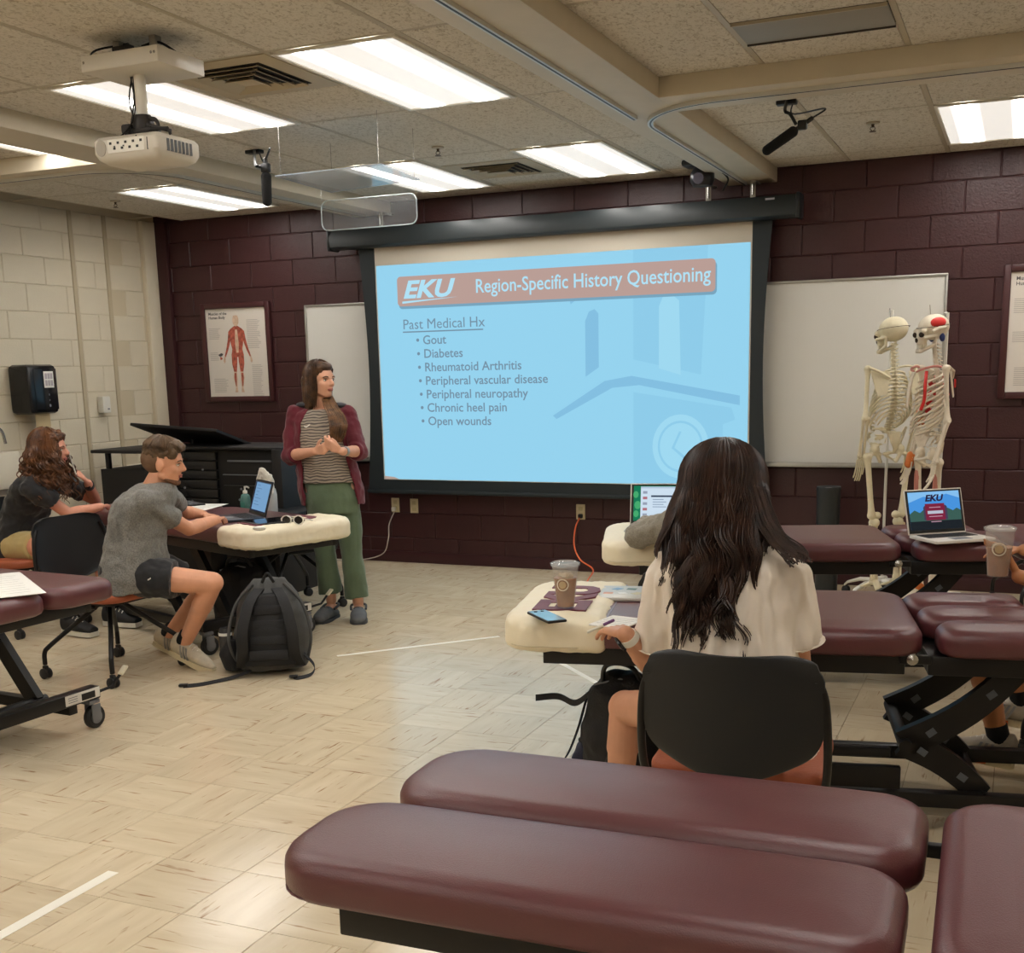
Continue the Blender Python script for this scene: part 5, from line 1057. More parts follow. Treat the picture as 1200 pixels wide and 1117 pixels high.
def stripes(name, c1, c2, per):
    m = bpy.data.materials.new(name); m.use_nodes = True; nt = m.node_tree; N = nt.nodes; L = nt.links; b = N['Principled BSDF']; b.inputs['Roughness'].default_value = .9
    tc_ = N.new('ShaderNodeTexCoord'); sp = N.new('ShaderNodeSeparateXYZ'); L.new(tc_.outputs['Object'], sp.inputs[0]); nz = N.new('ShaderNodeTexNoise'); nz.inputs['Scale'].default_value = 9; L.new(tc_.outputs['Object'], nz.inputs[0])
    ad = N.new('ShaderNodeMath'); ad.operation = 'MULTIPLY_ADD'; ad.inputs[1].default_value = .05; L.new(nz.outputs[0], ad.inputs[0]); L.new(sp.outputs[2], ad.inputs[2])
    m2 = N.new('ShaderNodeMath'); m2.operation = 'MULTIPLY'; m2.inputs[1].default_value = 1/per; L.new(ad.outputs[0], m2.inputs[0]); fr = N.new('ShaderNodeMath'); fr.operation = 'FRACT'; L.new(m2.outputs[0], fr.inputs[0])
    r = N.new('ShaderNodeValToRGB'); r.color_ramp.interpolation = 'CONSTANT'; r.color_ramp.elements[0].color = lin(c1); r.color_ramp.elements[1].position = .58; r.color_ramp.elements[1].color = lin(c2); L.new(fr.outputs[0], r.inputs[0]); L.new(r.outputs[0], b.inputs['Base Color']); return m
mb = MB(); p.torso(mb, .022, .12, .97); p.cloth('striped_top', mb, stripes('grey_stripes', (160, 148, 134), (90, 82, 76), .017), .007, (.006, .05))
# open jacket: two front panels, back and sleeves
mb = MB(); n = 22; ja = p.torso
def jacket():
    up = V(0, 0, 1); rs = []; c_ = j['chest']
    L = [(-.13, .200, .150, 56), (.05, .204, .155, 54), (.3, .190, .148, 50), (.6, .196, .150, 44), (.82, .198, .140, 36), (.93, .165, .110, 32), (1.0, .095, .085, 40)]
    for t, a, b, gap in L:
        c = (pel*(1-t)**2+c_*2*t*(1-t)+nk*t*t) if t > 0 else pel+(nk-pel)*t
        row = []
        for k in range(n+1):
            an = math.radians(90+gap)+math.radians(360-2*gap)*k/n; row.append((c, an, a, b))
        rs.append(row)
    mb = MB(); o_ = [[c+s_*(a*math.cos(t))+f_*(b*math.sin(t)) for c, t, a, b in row] for row in rs]; i_ = [[c+s_*((a-.014)*math.cos(t))+f_*((b-.014)*math.sin(t)) for c, t, a, b in row] for row in rs]
    nr = len(rs); m_ = n+1; vs = [q for r in o_ for q in r]+[q for r in i_ for q in r]; K = nr*m_; fs = []
    for r in range(nr-1):
        for k in range(n): a = r*m_+k; fs += [(a, a+1, a+m_+1, a+m_), (K+a, K+a+m_, K+a+m_+1, K+a+1)]
    for r in range(nr-1):
        for k in (0, n): a = r*m_+k; fs.append((a, a+m_, K+a+m_, K+a))
    for k in range(n): fs.append((k, K+k, K+k+1, k+1)); a = (nr-1)*m_+k; fs.append((a, a+1, K+a+1, K+a))
    mb.add(vs, fs); return mb
mb = jacket()
for q in 'LR': p.sleeve(mb, q, 1., .064, .060, .22)
Mj = fabric('maroon_jacket', (94, 20, 36), var=.12, vscale=6); p.cloth('jacket', mb, Mj, .0065, (.020, .07), 3)
mb = MB()
for q, sgn in (('L', -1), ('R', 1)): mb.ell(j['s'+q].lerp(nk, .35)+V(0, 0, .045), (.06, .055, .02))
p.cloth('shoulder_yoke', mb, fabric('charcoal_yoke', (48, 48, 54)), .006, None)
for q, sgn in (('L', -1), ('R', 1)): p.raw(MB().strip([nk+s_*sgn*.095+f_*.137-V(0, 0, .11), nk+s_*(sgn*.095+.012)+f_*.137-V(0, 0, .115), nk+s_*(sgn*.095+.035)+f_*.134-V(0, 0, .100)], V(0, 0, .008), .002), 'jacket_mark', M_white)
mb = MB(); p.torso(mb, .012, -.22, .36, .93)
for q in 'LR': p.pant(mb, q, 1., .86, (.094, .066, .066, .078))
p.cloth('trousers', mb, fabric('olive_trousers', (88, 104, 80), var=.12, vscale=7), .008, (.016, .08, 2.), 3)
M_croc = mat('grey_clog', (92, 95, 98), .6); M_csole = mat('clog_sole', (70, 73, 77), .7)
for q in 'LR':                                                   # clogs: bulbous vented front, open heel with a strap
    tt_ = nrm(j['t'+q]); sd_ = tt_.cross(V(0, 0, 1)).normalized(); b_ = V(j['a'+q].x, j['a'+q].y, 0)-tt_*.055; ring = lambda x, w, z0, z1: (b_+tt_*x+V(0, 0, (z0+z1)/2), sd_*w, V(0, 0, (z1-z0)/2))
    cl_ = MB(); cl_.loft([ring(0, .025, .008, .045), ring(.02, .038, .004, .058), ring(.08, .040, .004, .062), ring(.11, .046, .004, .090), ring(.16, .053, .004, .088), ring(.21, .052, .004, .068), ring(.245, .038, .006, .048), ring(.258, .018, .010, .032)], 22)
    o = p.cloth('clog', cl_, M_croc, .006, None)
    so = MB(); so.rings([[b_+tt_*x+sd_*w+V(0, 0, z), b_+tt_*x-sd_*w+V(0, 0, z), b_+tt_*x-sd_*w*1.02+V(0, 0, .018), b_+tt_*x+sd_*w*1.02+V(0, 0, .018)] for x, w, z in ((-.004, .022, .002), (.02, .040, .001), (.08, .042, .001), (.16, .055, .001), (.21, .054, .001), (.25, .036, .001), (.262, .016, .003))]); p.raw(so, 'sole', M_csole, o)
    p.raw(MB().tube(bez([b_+tt_*.11+sd_*.046+V(0, 0, .07), b_+tt_*.04+sd_*.044+V(0, 0, .085), b_+tt_*-.012+V(0, 0, .082), b_+tt_*.04-sd_*.044+V(0, 0, .085), b_+tt_*.11-sd_*.046+V(0, 0, .07)], 6), .0075, 8), 'heel_strap', M_csole, o)
    for k in range(7): p.raw(MB().ell(b_+tt_*(.150+.022*(k//3))+sd_*(-.024+.024*(k % 3))+V(0, 0, .0875-.010*(k//3)-.004*((k % 3) != 1)), (.0055, .0055, .003), n=8), 'vent_hole', M_plast, o)
    fb = MB(); fb.cap(V(j['a'+q].x, j['a'+q].y, .075), b_+tt_*.10+V(0, 0, .062), .032, .030); fb.ell(b_+tt_*.03+V(0, 0, .06), (.030, .030, .028)); p.cloth('foot', fb, p.skin, .006, None)
w_ = j['wR']; ax = nrm(w_-j['eR']); p.raw(MB().cone(w_-ax*.045, w_-ax*.020, .0315, .0305, 18), 'watch_band', M_alu); p.raw(MB().box(w_-ax*.032+V(.01, -.028, .008), (.026, .010, .03), Matrix.Rotation(.4, 3, 'Z'), bev=.003), 'watch_face', mat('watch_pale', (190, 190, 205), .2))
Mh = hairmat('brown_hair', (44, 30, 24), (92, 64, 42)); E = (.084, .100, .094, -.014, .030)
mb = MB(); mb.ell(p.at(0, -.024, .038), V(.084, .090, .090)*.98, p.M); mb.ell(p.at(0, .020, .080), V(.066, .070, .036), p.M); mb.cap(p.at(-.045, -.05, 0), p.at(-.04, -.06, -.14), .052, .045); mb.cap(p.at(.045, -.055, 0), p.at(.04, -.065, -.14), .048, .04); p.cloth('hair', mb, Mh, .006, (.006, .02))
rad = math.radians
strands(p, 'hair_locks', Mh, p.at, p.M, 480, (rad(70), rad(290)), (2, 20), 92, E, lambda ph, R_: R_.uniform(.16, .24), (.005, 16), V(0, 0, 0), .0026, 3, crad=.014, tip=.6)
strands(p, 'hair_locks', Mh, p.at, p.M, 120, (rad(40), rad(75)), (2, 10), 70, E, .10, (.003, 16), -nrm(j['hf'])*.035, .0024, 4, seg=10)
strands(p, 'hair_locks', Mh, p.at, p.M, 120, (rad(285), rad(320)), (2, 10), 70, E, .10, (.003, 16), -nrm(j['hf'])*.035, .0024, 6, seg=10)
# the long lock falling over the front of the shoulder
def frontlock(n, a, b, rad0, rad1, seed, w=.004):
    R_ = random.Random(seed); mb = MB()
    for i in range(n):
        u, v = R_.uniform(-1, 1), R_.uniform(-1, 1); pts = []
        for k in range(22):
            t = k/21; c = b[int(t*(len(b)-1))].lerp(b[min(int(t*(len(b)-1))+1, len(b)-1)], t*(len(b)-1)-int(t*(len(b)-1))); q = rad0+(rad1-rad0)*math.sin(min(1, t*1.25)*PI/2)*(1-.5*max(0, t-.75)*4*.8)
            pts.append(c+s_*u*q+f_*v*q*.5+s_*math.sin(i+t*9)*w+V(0, 0, -R_.random()*.002))
        mb.tube(pts, .003, 4)
    return mb
pth = [p.at(-.060, -.03, .0), p.at(-.055, -.01, -.08), P(388, 476, Y-.07), P(394, 487, Y-.145), P(397, 498, Y-.17), P(396, 508, Y-.175), P(393, 518, Y-.175)]
mb = frontlock(190, pth[0], pth, .018, .05, 5); o = p.raw(mb, 'hair_locks', hairmat('brown_hair_light', (62, 42, 30), (128, 92, 60))); o['kind'] = 'stuff'

# ---- the man in grey -------------------------------------------------------
f_ = nrm(V(.97, .25, 0)); sh_ = nrm(V(.38, -.92, 0)); pel = V(-4.16, 4.62, .55); nk = P(180, 568, 4.74)
j = dict(base=(-4.2, 4.62, .47), pelvis=pel, chest=pel.lerp(nk, .5)+V(-.05, -.03, .05), neck=nk, head=P(191, 542, 4.77), hf=V(.80, .50, -.14), hu=V(.12, .0, 1), f=f_, sp=nrm(V(.1, -1, 0)), sh=sh_,
         sR=nk+sh_*.165-V(0, 0, .075), sL=nk-sh_*.165-V(0, 0, .06), eR=P(221, 620, 4.90), wR=G(254, 609, .745), eL=G(214, 600, .77), wL=G(238, 603, .745),
         pR=V(-4.17, 4.53, .54), pL=V(-4.17, 4.71, .54), kR=P(249, 683, 4.72), kL=P(243, 688, 4.95), aR=P(215, 757, 4.80), aL=P(196, 747, 5.02), tR=nrm(V(1, -.05, 0)), tL=nrm(V(1, .05, 0)))
j['hR'] = (nrm(G(270, 605, .735)-j['wR']), V(0, 0, -1), nrm(V(-.3, .9, 0)), .38, 1.0, .1, .4); j['hL'] = (nrm(G(252, 606, .735)-j['wL']), V(0, 0, -1), nrm(V(.3, -.9, 0)), .3, 1.0, .1, .4)
p = Person('person in a heathered grey t-shirt and black shorts typing on the dark laptop', j, skinmat('skin_ruddy', (218, 158, 126)), 1.03); p.body()
face_parts(p.t, lambda *a: p.at(*a)-p.off, p.M, p.sc, mat('brow_brown2', (96, 66, 44), .7), mat('lip_warm', (184, 112, 98), .5), (70, 90, 100))
mb = MB(); p.torso(mb, .034, -.22, 1.03, 1.06); mb.ell(nk-V(0, 0, .035), (.085, .085, .05))
for q in 'LR': p.sleeve(mb, q, .62, .066, .062)
def heather(n, c1, c2):
    m = fabric(n, c1, var=.3, vscale=150, bump=.5); r = [x for x in m.node_tree.nodes if x.type == 'VALTORGB'][0]; r.color_ramp.elements[0].color = lin(c1); r.color_ramp.elements[1].color = lin(c2); return m
p.cloth('t_shirt', mb, heather('heather_grey', (92, 90, 86), (132, 130, 124)), .007, (.018, .07), 3)
mb = MB(); p.torso(mb, .022, -.22, .0, 1.08)
for q in 'LR': p.pant(mb, q, .58, 1, (.112, .098, 0, 0), .100)
o = p.cloth('shorts', mb, fabric('black_shorts', (30, 30, 33)), .008, (.022, .07), 3)
q = j['pR'].lerp(j['kR'], .42); p.raw(MB().strip([q+V(-.02, -.106, .01), q+V(.0, -.107, .004), q+V(.03, -.104, .02)], V(0, 0, .007), .002), 'shorts_mark', M_white)
M_sn = mat('cream_knit', (196, 184, 162), .8, var=.12, vscale=30); M_sole = mat('cream_sole', (222, 208, 174), .6); M_bs = mat('black_sock', (22, 22, 24), .9)
shoe(p.t, p.off, j['aR']+V(0, 0, .02), j['tR'], .30*-1, M_sn, M_sole, 'shoe', .29, mat('stripe_grey', (150, 146, 140), .6), M_white, sock=M_bs, kn=j['kR']); shoe(p.t, p.off, j['aL']+V(0, 0, .02), j['tL'], -.38, M_sn, M_sole, 'shoe', .29, _M['stripe_grey'], M_white, sock=M_bs, kn=j['kL'])
Mh = hairmat('short_brown_hair', (66, 50, 36), (108, 84, 60)); a_ = p.at
mb = MB(); mb.ell(a_(0, -.012, .048), V(.079, .094, .078)*1.03, p.M); mb.ell(a_(0, .03, .095), V(.062, .068, .032), p.M); mb.ell(a_(0, .078, .085), V(.048, .028, .022), p.M); mb.ell(a_(-.052, .030, .055), V(.024, .045, .035), p.M); mb.ell(a_(.052, .030, .055), V(.024, .045, .035), p.M); p.cloth('hair', mb, Mh, .005, (.010, .018), 2)
mb = MB(); mb.ell(a_(0, -.026, .012), V(.0795, .088, .078), p.M); p.cloth('faded_hair', mb, mat('hair_fade', (116, 88, 66), .75, var=.12, vscale=50), .005, None)
mb = MB(); mb.ell(a_(0, .074, -.092), V(.022, .020, .018), p.M); mb.cap(a_(-.05, .02, -.072), a_(-.02, .07, -.092), .012, .014); mb.cap(a_(.05, .02, -.072), a_(.02, .07, -.092), .012, .014); p.cloth('beard', mb, mat('beard_brown', (110, 76, 54), .8, var=.2, vscale=60), .004, None)
strands(p, 'hair_locks', Mh, p.at, p.M, 420, (0, 6.28), (4, 30), 62, (.083, .098, .088, -.008, .044), lambda ph, R_: R_.uniform(.01, .03), (.002, 30), V(0, 0, 0), .0022, 8, seg=4)

# ---- the curly haired woman -------------------------------------------------
f_ = nrm(V(.97, .2, 0)); sh_ = nrm(V(.25, -.97, 0)); pel = V(-5.68, 5.30, .55); nk = P(52, 553, 5.33)
j = dict(base=(-5.68, 5.3, .47), pelvis=pel, chest=pel.lerp(nk, .5)+V(-.04, 0, .02), neck=nk, head=P(59, 527, 5.34), hf=V(.86, .46, -.02), hu=V(.06, 0, 1), f=f_, sp=nrm(V(.1, -1, 0)), sh=sh_,
         sR=nk+sh_*.150-V(0, 0, .08), sL=nk-sh_*.150-V(0, 0, .06), eR=P(80, 602, 5.36), wR=G(118, 594, .745), eL=G(112, 587, .745), wL=P(103, 566, 5.58),
         pR=V(-5.62, 5.21, .535), pL=V(-5.62, 5.39, .535), kR=V(-5.18, 5.18, .54), kL=V(-5.18, 5.42, .54), aR=V(-5.22, 5.20, .10), aL=V(-5.15, 5.48, .10), tR=nrm(V(1, -.05, 0)), tL=nrm(V(1, .1, 0)))
j['hR'] = (nrm(G(140, 589, .735)-j['wR']), V(0, 0, -1), nrm(V(-.3, .9, 0)), .25, .95, .08, .4); j['hL'] = (nrm(P(88, 549, 5.47)-j['wL']), nrm(V(-.6, -.3, .2)), nrm(V(-.6, .0, .8)), .8, .95, .04, .4)
p = Person('person with long curly auburn hair in a black t-shirt resting chin on hand', j, skinmat('skin_pink', (216, 150, 124)), .97); p.body()
face_parts(p.t, lambda *a: p.at(*a)-p.off, p.M, p.sc, mat('brow_auburn', (90, 56, 38), .7), mat('lip_rose', (176, 100, 92), .5))
mb = MB(); p.torso(mb, .022, -.22, .97, 1.06, hem=.02)
for q in 'LR': p.sleeve(mb, q, .55, .070, .064)
mb.loft([(pel+V(0, 0, .02), V(.0, .19, 0), V(.15, 0, 0)), (pel+V(0, 0, .08), V(.0, .18, 0), V(.14, 0, 0))]); p.cloth('t_shirt', mb, fabric('black_cotton', (32, 31, 33)), .008, (.030, .06), 3)
mb = MB(); p.torso(mb, .012, -.22, .0)
for q in 'LR': p.pant(mb, q, .42, 1, (.100, .090, 0, 0), .090)
p.cloth('shorts', mb, fabric('khaki_shorts', (178, 156, 104)), .008, (.012, .06), 3)
for q in 'LR': shoe(p.t, p.off, j['a'+q], j['t'+q], 0, mat('black_sneaker', (30, 30, 32), .7), M_white, 'shoe', .25, lace=M_white, sock=M_bs, kn=None)
w_ = j['wL']; ax = nrm(j['eL']-w_); p.raw(MB().cone(w_+ax*.03, w_+ax*.055, .033, .033, 18), 'watch_band', M_plast); p.raw(MB().box(w_+ax*.042+V(.02, -.028, 0), (.03, .012, .034), bev=.004), 'watch_face', M_plast)
Mh = hairmat('auburn_curls', (54, 32, 20), (118, 76, 46)); E = (.092, .104, .100, -.022, .034)
mb = MB(); mb.ell(p.at(0, -.030, .036), V(.090, .092, .094), p.M); mb.ell(p.at(0, .016, .080), V(.072, .074, .040), p.M); mb.cap(p.at(.0, -.06, -.02), p.at(0, -.085, -.20), .088, .095); mb.cap(p.at(.055, -.01, -.03), p.at(.055, -.01, -.20), .035, .045); p.cloth('hair', mb, Mh, .007, (.035, .022))
strands(p, 'curls', Mh, p.at, p.M, 520, (rad(42), rad(318)), (2, 22), 88, E, lambda ph, R_: R_.uniform(.20, .36), (.013, 80), lambda ph, R_: V(R_.uniform(-.03, .05), R_.uniform(-.05, .03), 0), .0028, 11, seg=56, curl=True, flare=.05, clump=6, crad=.012, tip=.8)

c = P(84, 540, 5.44); t = thing('pen', 'white pen held to the mouth of the curly haired woman', 'pen', c); MB().tube([P(80, 528, 5.42)-c, P(89, 556, 5.47)-c], .0045, 8).obj('barrel', M_white, t); MB().tube([P(89, 556, 5.47)-c, P(90, 559, 5.475)-c], .003, 8).obj('tip', M_grey, t)
# ---- the woman in the white shirt (seen from behind) ------------------------
f_ = nrm(V(-.22, .97, 0)); sh_ = nrm(V(.98, .18, 0)); pel = V(-.69, 3.14, .55); nk = P(848, 632, 3.24)
j = dict(base=(-.67, 3.14, .47), pelvis=pel, chest=pel.lerp(nk, .55)+V(.0, -.03, .02), neck=nk, head=P(846, 580, 3.27), hf=V(-.25, .93, -.28), hu=V(0, .15, 1), f=f_, sp=V(1, 0, 0), sh=sh_,
         sL=P(784, 682, 3.18), sR=P(923, 678, 3.22), eL=P(766, 782, 3.24), wL=G(733, 743, .765), eR=P(936, 782, 3.26), wR=V(-.60, 3.47, .745),
         pL=V(-.80, 3.14, .54), pR=V(-.60, 3.14, .54), kL=P(733, 829, 3.40), kR=V(-.62, 3.58, .53), aL=V(P(733, 829, 3.40).x-.02, 3.38, .09), aR=V(-.62, 3.62, .09), tL=V(-.15, 1, 0), tR=V(.1, 1, 0))
j['hL'] = (nrm(G(704, 731, .750)-j['wL']), nrm(V(0, .1, -1)), nrm(V(.6, .8, 0)), .26, 1.12, .12, .5); j['hR'] = (V(-.2, 1, 0), V(0, 0, -1), V(-1, 0, 0), .3, 1.0, .1, .4)
p = P4 = Person('person seen from behind in a white t-shirt with long dark wavy hair', j, skinmat('skin_tan', (200, 146, 116)), 1.0); p.body(.005)
face_parts(p.t, lambda *a: p.at(*a)-p.off, p.M, p.sc, mat('brow_dark', (40, 28, 22), .7), mat('lip_rose', (176, 100, 92), .5))
mb = MB(); p.torso(mb, .022, -.22, .97, 1.10, hem=.025)
for q in 'LR': p.sleeve(mb, q, .72, .062, .080)
mb.cap(j['sL'], nk-V(.05, 0, .05), .055, .060); mb.cap(j['sR'], nk+V(.05, 0, -.05), .055, .060); Mw = fabric('white_jersey', (226, 214, 200), bump=.25)
tsh = p.cloth('t_shirt', mb, Mw, .007, (.040, .055, 3.5), 4)
for q in 'LR':                                                   # stitched hem of the sleeves
    a = j['s'+q].lerp(j['e'+q], .715); b = j['s'+q].lerp(j['e'+q], .655); p.raw(MB().cone(a, a.lerp(b, .12), .083, .083, 26), 'sleeve_hem', Mw, tsh)
mb = MB(); p.torso(mb, .016, -.22, .0)
for q in 'LR': p.pant(mb, q, .36, 1, (.100, .092, 0, 0), .094)
p.cloth('shorts', mb, fabric('black_gym_shorts', (28, 28, 30)), .008, (.012, .06), 3)
for q in 'LR': shoe(p.t, p.off, j['a'+q], j['t'+q], 0, mat('white_sneaker', (210, 206, 200), .6), M_white, 'shoe', .25, lace=M_white, sock=mat('white_sock', (215, 212, 205), .9))
w_ = j['wL']; ax = nrm(j['eL']-w_); p.raw(MB().cone(w_+ax*.008, w_+ax*.030, .0290, .0305, 20), 'watch_band', M_white); nn_ = nrm(V(-.75, -.65, .1)); nn_ = nrm(nn_-ax*nn_.dot(ax)); Mx = Matrix((ax.cross(nn_), nn_, ax)).transposed()
p.raw(MB().box(w_+ax*.020+nn_*.031, (.036, .012, .040), Mx, bev=.004), 'watch_face', mat('watch_black', (24, 24, 28), .12))
Mh = hairmat('dark_wavy_hair', (26, 18, 15), (62, 40, 30)); E = (.116, .120, .112, -.020, .036)
mb = MB(); mb.ell(p.at(0, -.028, .040), V(.108, .108, .104), p.M); hd = p.at(0, -.05, 0)
mb.loft([(p.at(0, -.03, .02), V(.10, 0, 0), V(0, .085, 0)), (P(846, 605, 3.20), V(.135, 0, 0), V(0, .070, 0)), (P(846, 640, 3.15), V(.115, 0, 0), V(0, .04, 0)), (P(846, 665, 3.13), V(.05, 0, 0), V(0, .015, 0))], 24)
p.cloth('hair', mb, Mh, .007, (.012, .03))
def dr4(ph, R_):
    x = math.sin(ph); return V(-x*.0+R_.uniform(-.035, .035), -.07+R_.uniform(-.02, .01), 0)
strands(p, 'wavy_locks', Mh, p.at, p.M, 1080, (rad(52), rad(308)), (1, 12), 92, E, lambda ph, R_: R_.uniform(.26, .42)*(1-.30*abs(math.sin(ph))), (.010, 36), dr4, .0024, 21, seg=34, flare=.026, clump=18, crad=.018)
strands(p, 'wavy_locks', Mh, p.at, p.M, 1300, (rad(132), rad(226)), (1, 12), 94, E, lambda ph, R_: R_.uniform(.34, .49), (.014, 38), lambda ph, R_: V(R_.uniform(-.045, .045), R_.uniform(-.12, -.08), 0), .0024, 22, seg=40, flare=.012, clump=16, crad=.014, tip=.3)
# lock lying over the right shoulder
R_ = random.Random(9); mb = MB()
for i in range(90):
    u, v = R_.uniform(-1, 1), R_.uniform(-1, 1); e = R_.uniform(.8, 1.0); pts = []
    cs_ = [P(885, 570, 3.2), P(898, 610, 3.16), P(912, 632, 3.15), P(930, 648, 3.14), P(942, 662, 3.13)]
    bz = bez(cs_, 6); m_ = int(len(bz)*e)
    for k, q in enumerate(bz[:m_]): t = k/len(bz); pts.append(q+V(u*.022*(1+t*.3), v*.02, u*.01*t)+V(math.sin(i*2.1+t*14), 0, math.cos(i*1.3+t*14))*.007*t)
    mb.tube(pts, .0024, 4)
o = p.raw(mb, 'wavy_locks', Mh); o['kind'] = 'stuff'
# the pen in her hand
c = G(705, 735, .75); t = thing('pen', 'white and purple pen in the writing hand of the woman in white', 'pen', c); MB().tube([G(689, 741, .712)-c, G(708, 732, .745)-c], .0045, 8).obj('barrel', M_white, t); MB().tube([G(708, 732, .745)-c, G(719, 727, .765)-c], .005, 8).obj('grip', mat('purple_grip', (96, 58, 110), .4), t)

# ---- the person in grey beyond her -----------------------------------------
pel = V(-1.22, 4.80, .52); nk = P(843, 594, 5.10); sh_ = V(1, .05, 0)
j = dict(base=(-1.2, 4.78, .44), pelvis=pel, chest=pel.lerp(nk, .55)+V(0, -.08, .08), neck=nk, head=P(849, 562, 5.17), hf=V(-.1, .85, -.45), hu=V(0, .45, 1), f=V(-.05, .95, -.3), sp=V(1, 0, 0), sh=sh_,
         sL=nk-sh_*.16-V(0, 0, .05), sR=nk+sh_*.16-V(0, 0, .05), eL=G(748, 628, .755), wL=G(765, 612, .74), eR=P(897, 624, 5.22), wR=G(850, 612, .745),
         pL=V(-1.31, 4.80, .51), pR=V(-1.13, 4.80, .51), kL=V(-1.38, 5.22, .50), kR=V(-1.05, 5.24, .50), aL=V(-1.38, 5.15, .09), aR=V(-1.05, 5.15, .09), tL=V(0, 1, 0), tR=V(0, 1, 0))
j['hL'] = (V(.3, 1, 0), V(0, 0, -1), V(1, -.3, 0), .3, 1., .1, .4); j['hR'] = (V(-.3, 1, 0), V(0, 0, -1), V(-1, -.3, 0), .3, 1., .1, .4)
p = Person('person in a grey long sleeved top leaning over the silver laptop, mostly hidden', j, skinmat('skin_fair', (214, 160, 132)), .98); p.body(.008)
face_parts(p.t, lambda *a: p.at(*a)-p.off, p.M, p.sc, _M['brow_dark'], _M['lip_rose'])
mb = MB(); p.torso(mb, .018, -.22, .97, 1.04)
for q in 'LR': p.sleeve(mb, q, 1., .066, .062, .75)
p.cloth('long_sleeved_top', mb, heather('warm_grey_knit', (124, 118, 106), (150, 144, 132)), .008, (.028, .06), 2)
mb = MB(); p.torso(mb, .014, -.22, .05)
for q in 'LR': p.pant(mb, q, 1, .93, (.095, .07, .065, .055))
p.cloth('trousers', mb, fabric('navy_trousers', (34, 36, 48)), .010, (.012, .07))
for q in 'LR': shoe(p.t, p.off, j['a'+q], j['t'+q], 0, _M['black_sneaker'], M_white, 'shoe', .26)
Mh5 = hairmat('dark_brown_hair', (34, 24, 19), (70, 48, 36)); mb = MB(); mb.ell(p.at(0, -.024, .034), V(.084, .092, .088), p.M); mb.cap(p.at(0, -.07, -.02), p.at(0, -.08, -.08), .06, .045); p.cloth('hair', mb, Mh5, .007, (.012, .02))

# ---- the person at the right edge -------------------------------------------
pel = V(.40, 4.84, .55); nk = V(.34, 4.78, 1.02); sh_ = nrm(V(-.35, .93, 0))
j = dict(base=(.40, 4.84, .47), pelvis=pel, chest=pel.lerp(nk, .5)+V(.05, 0, 0), neck=nk, head=V(.32, 4.76, 1.19), hf=V(-.9, .45, 0), hu=V(0, 0, 1), f=nrm(V(-.93, -.35, 0)), sp=sh_, sh=sh_,
         sL=nk-sh_*.17-V(0, 0, .05), sR=nk+sh_*.17-V(0, 0, .05), eL=V(.24, 4.46, .72), wL=P(1194, 676, 4.40), eR=V(.16, 4.98, .78), wR=V(.04, 5.10, .76),
         pL=V(.38, 4.76, .54), pR=V(.32, 4.93, .54), kL=V(-.10, 4.50, .49), kR=V(.00, 4.84, .50), aL=P(1171, 872, 4.50), aR=P(1197, 828, 4.88), tL=V(-1, .08, 0), tR=V(-1, .15, 0))
j['hL'] = (nrm(P(1176, 645, 4.40)-j['wL']), nrm(V(-.8, -.25, .3)), nrm(V(-.3, -.3, .9)), .45, .95, .05, .3); j['hR'] = (V(-1, .3, 0), V(0, 0, -1), V(0, -1, 0), .3, .95, .1, .4)
p = Person('person cut off by the right edge, tanned legs, cream running shoes, holding a coffee cup', j, skinmat('skin_bronze', (184, 122, 80)), 1.0); p.body(.006)
face_parts(p.t, lambda *a: p.at(*a)-p.off, p.M, p.sc, _M['brow_dark'], _M['lip_rose'])
mb = MB(); p.torso(mb, .02, -.1, .97, 1.06)
for q in 'LR': p.sleeve(mb, q, .6, .07, .066)
p.cloth('t_shirt', mb, fabric('navy_tee', (40, 42, 56)), .010, (.02, .07))
mb = MB(); p.torso(mb, .022, -.22, .0)
for q in 'LR': p.pant(mb, q, .6, 1, (.105, .092, 0, 0), .095)
p.cloth('shorts', mb, _M['black_shorts'], .010, (.02, .07))
for q in 'LR':
    o = shoe(p.t, p.off, j['a'+q]+V(0, 0, .01), j['t'+q], .10, mat('grey_cream_knit', (186, 178, 164), .8, var=.12, vscale=30), M_sole, 'shoe', .285, mat('stripe_silver', (150, 152, 156), .5), M_white, sock=M_bs, kn=j['k'+q])
    f2 = nrm(j['t'+q]); sd2 = f2.cross(V(0, 0, 1)); b2 = j['a'+q]-V(0, 0, .075)-f2*.06-p.off
    for g in (-1, 1): MB().strip([b2+f2*.10+sd2*g*.041+V(0, 0, .012), b2+f2*.16+sd2*g*.046+V(0, 0, .016)], V(0, 0, .016), .003).obj('orange_patch', mat('orange_patch', (226, 110, 60), .5), o)
mb = MB(); mb.ell(p.at(0, -.02, .036), V(.082, .094, .088), p.M); p.cloth('hair', mb, Mh5, .008, (.012, .02))
w_ = j['wL']; ax = nrm(j['eL']-w_); p.raw(MB().cone(w_+ax*.03, w_+ax*.042, .031, .032, 16), 'bracelet', mat('braided_band', (92, 66, 50), .7))

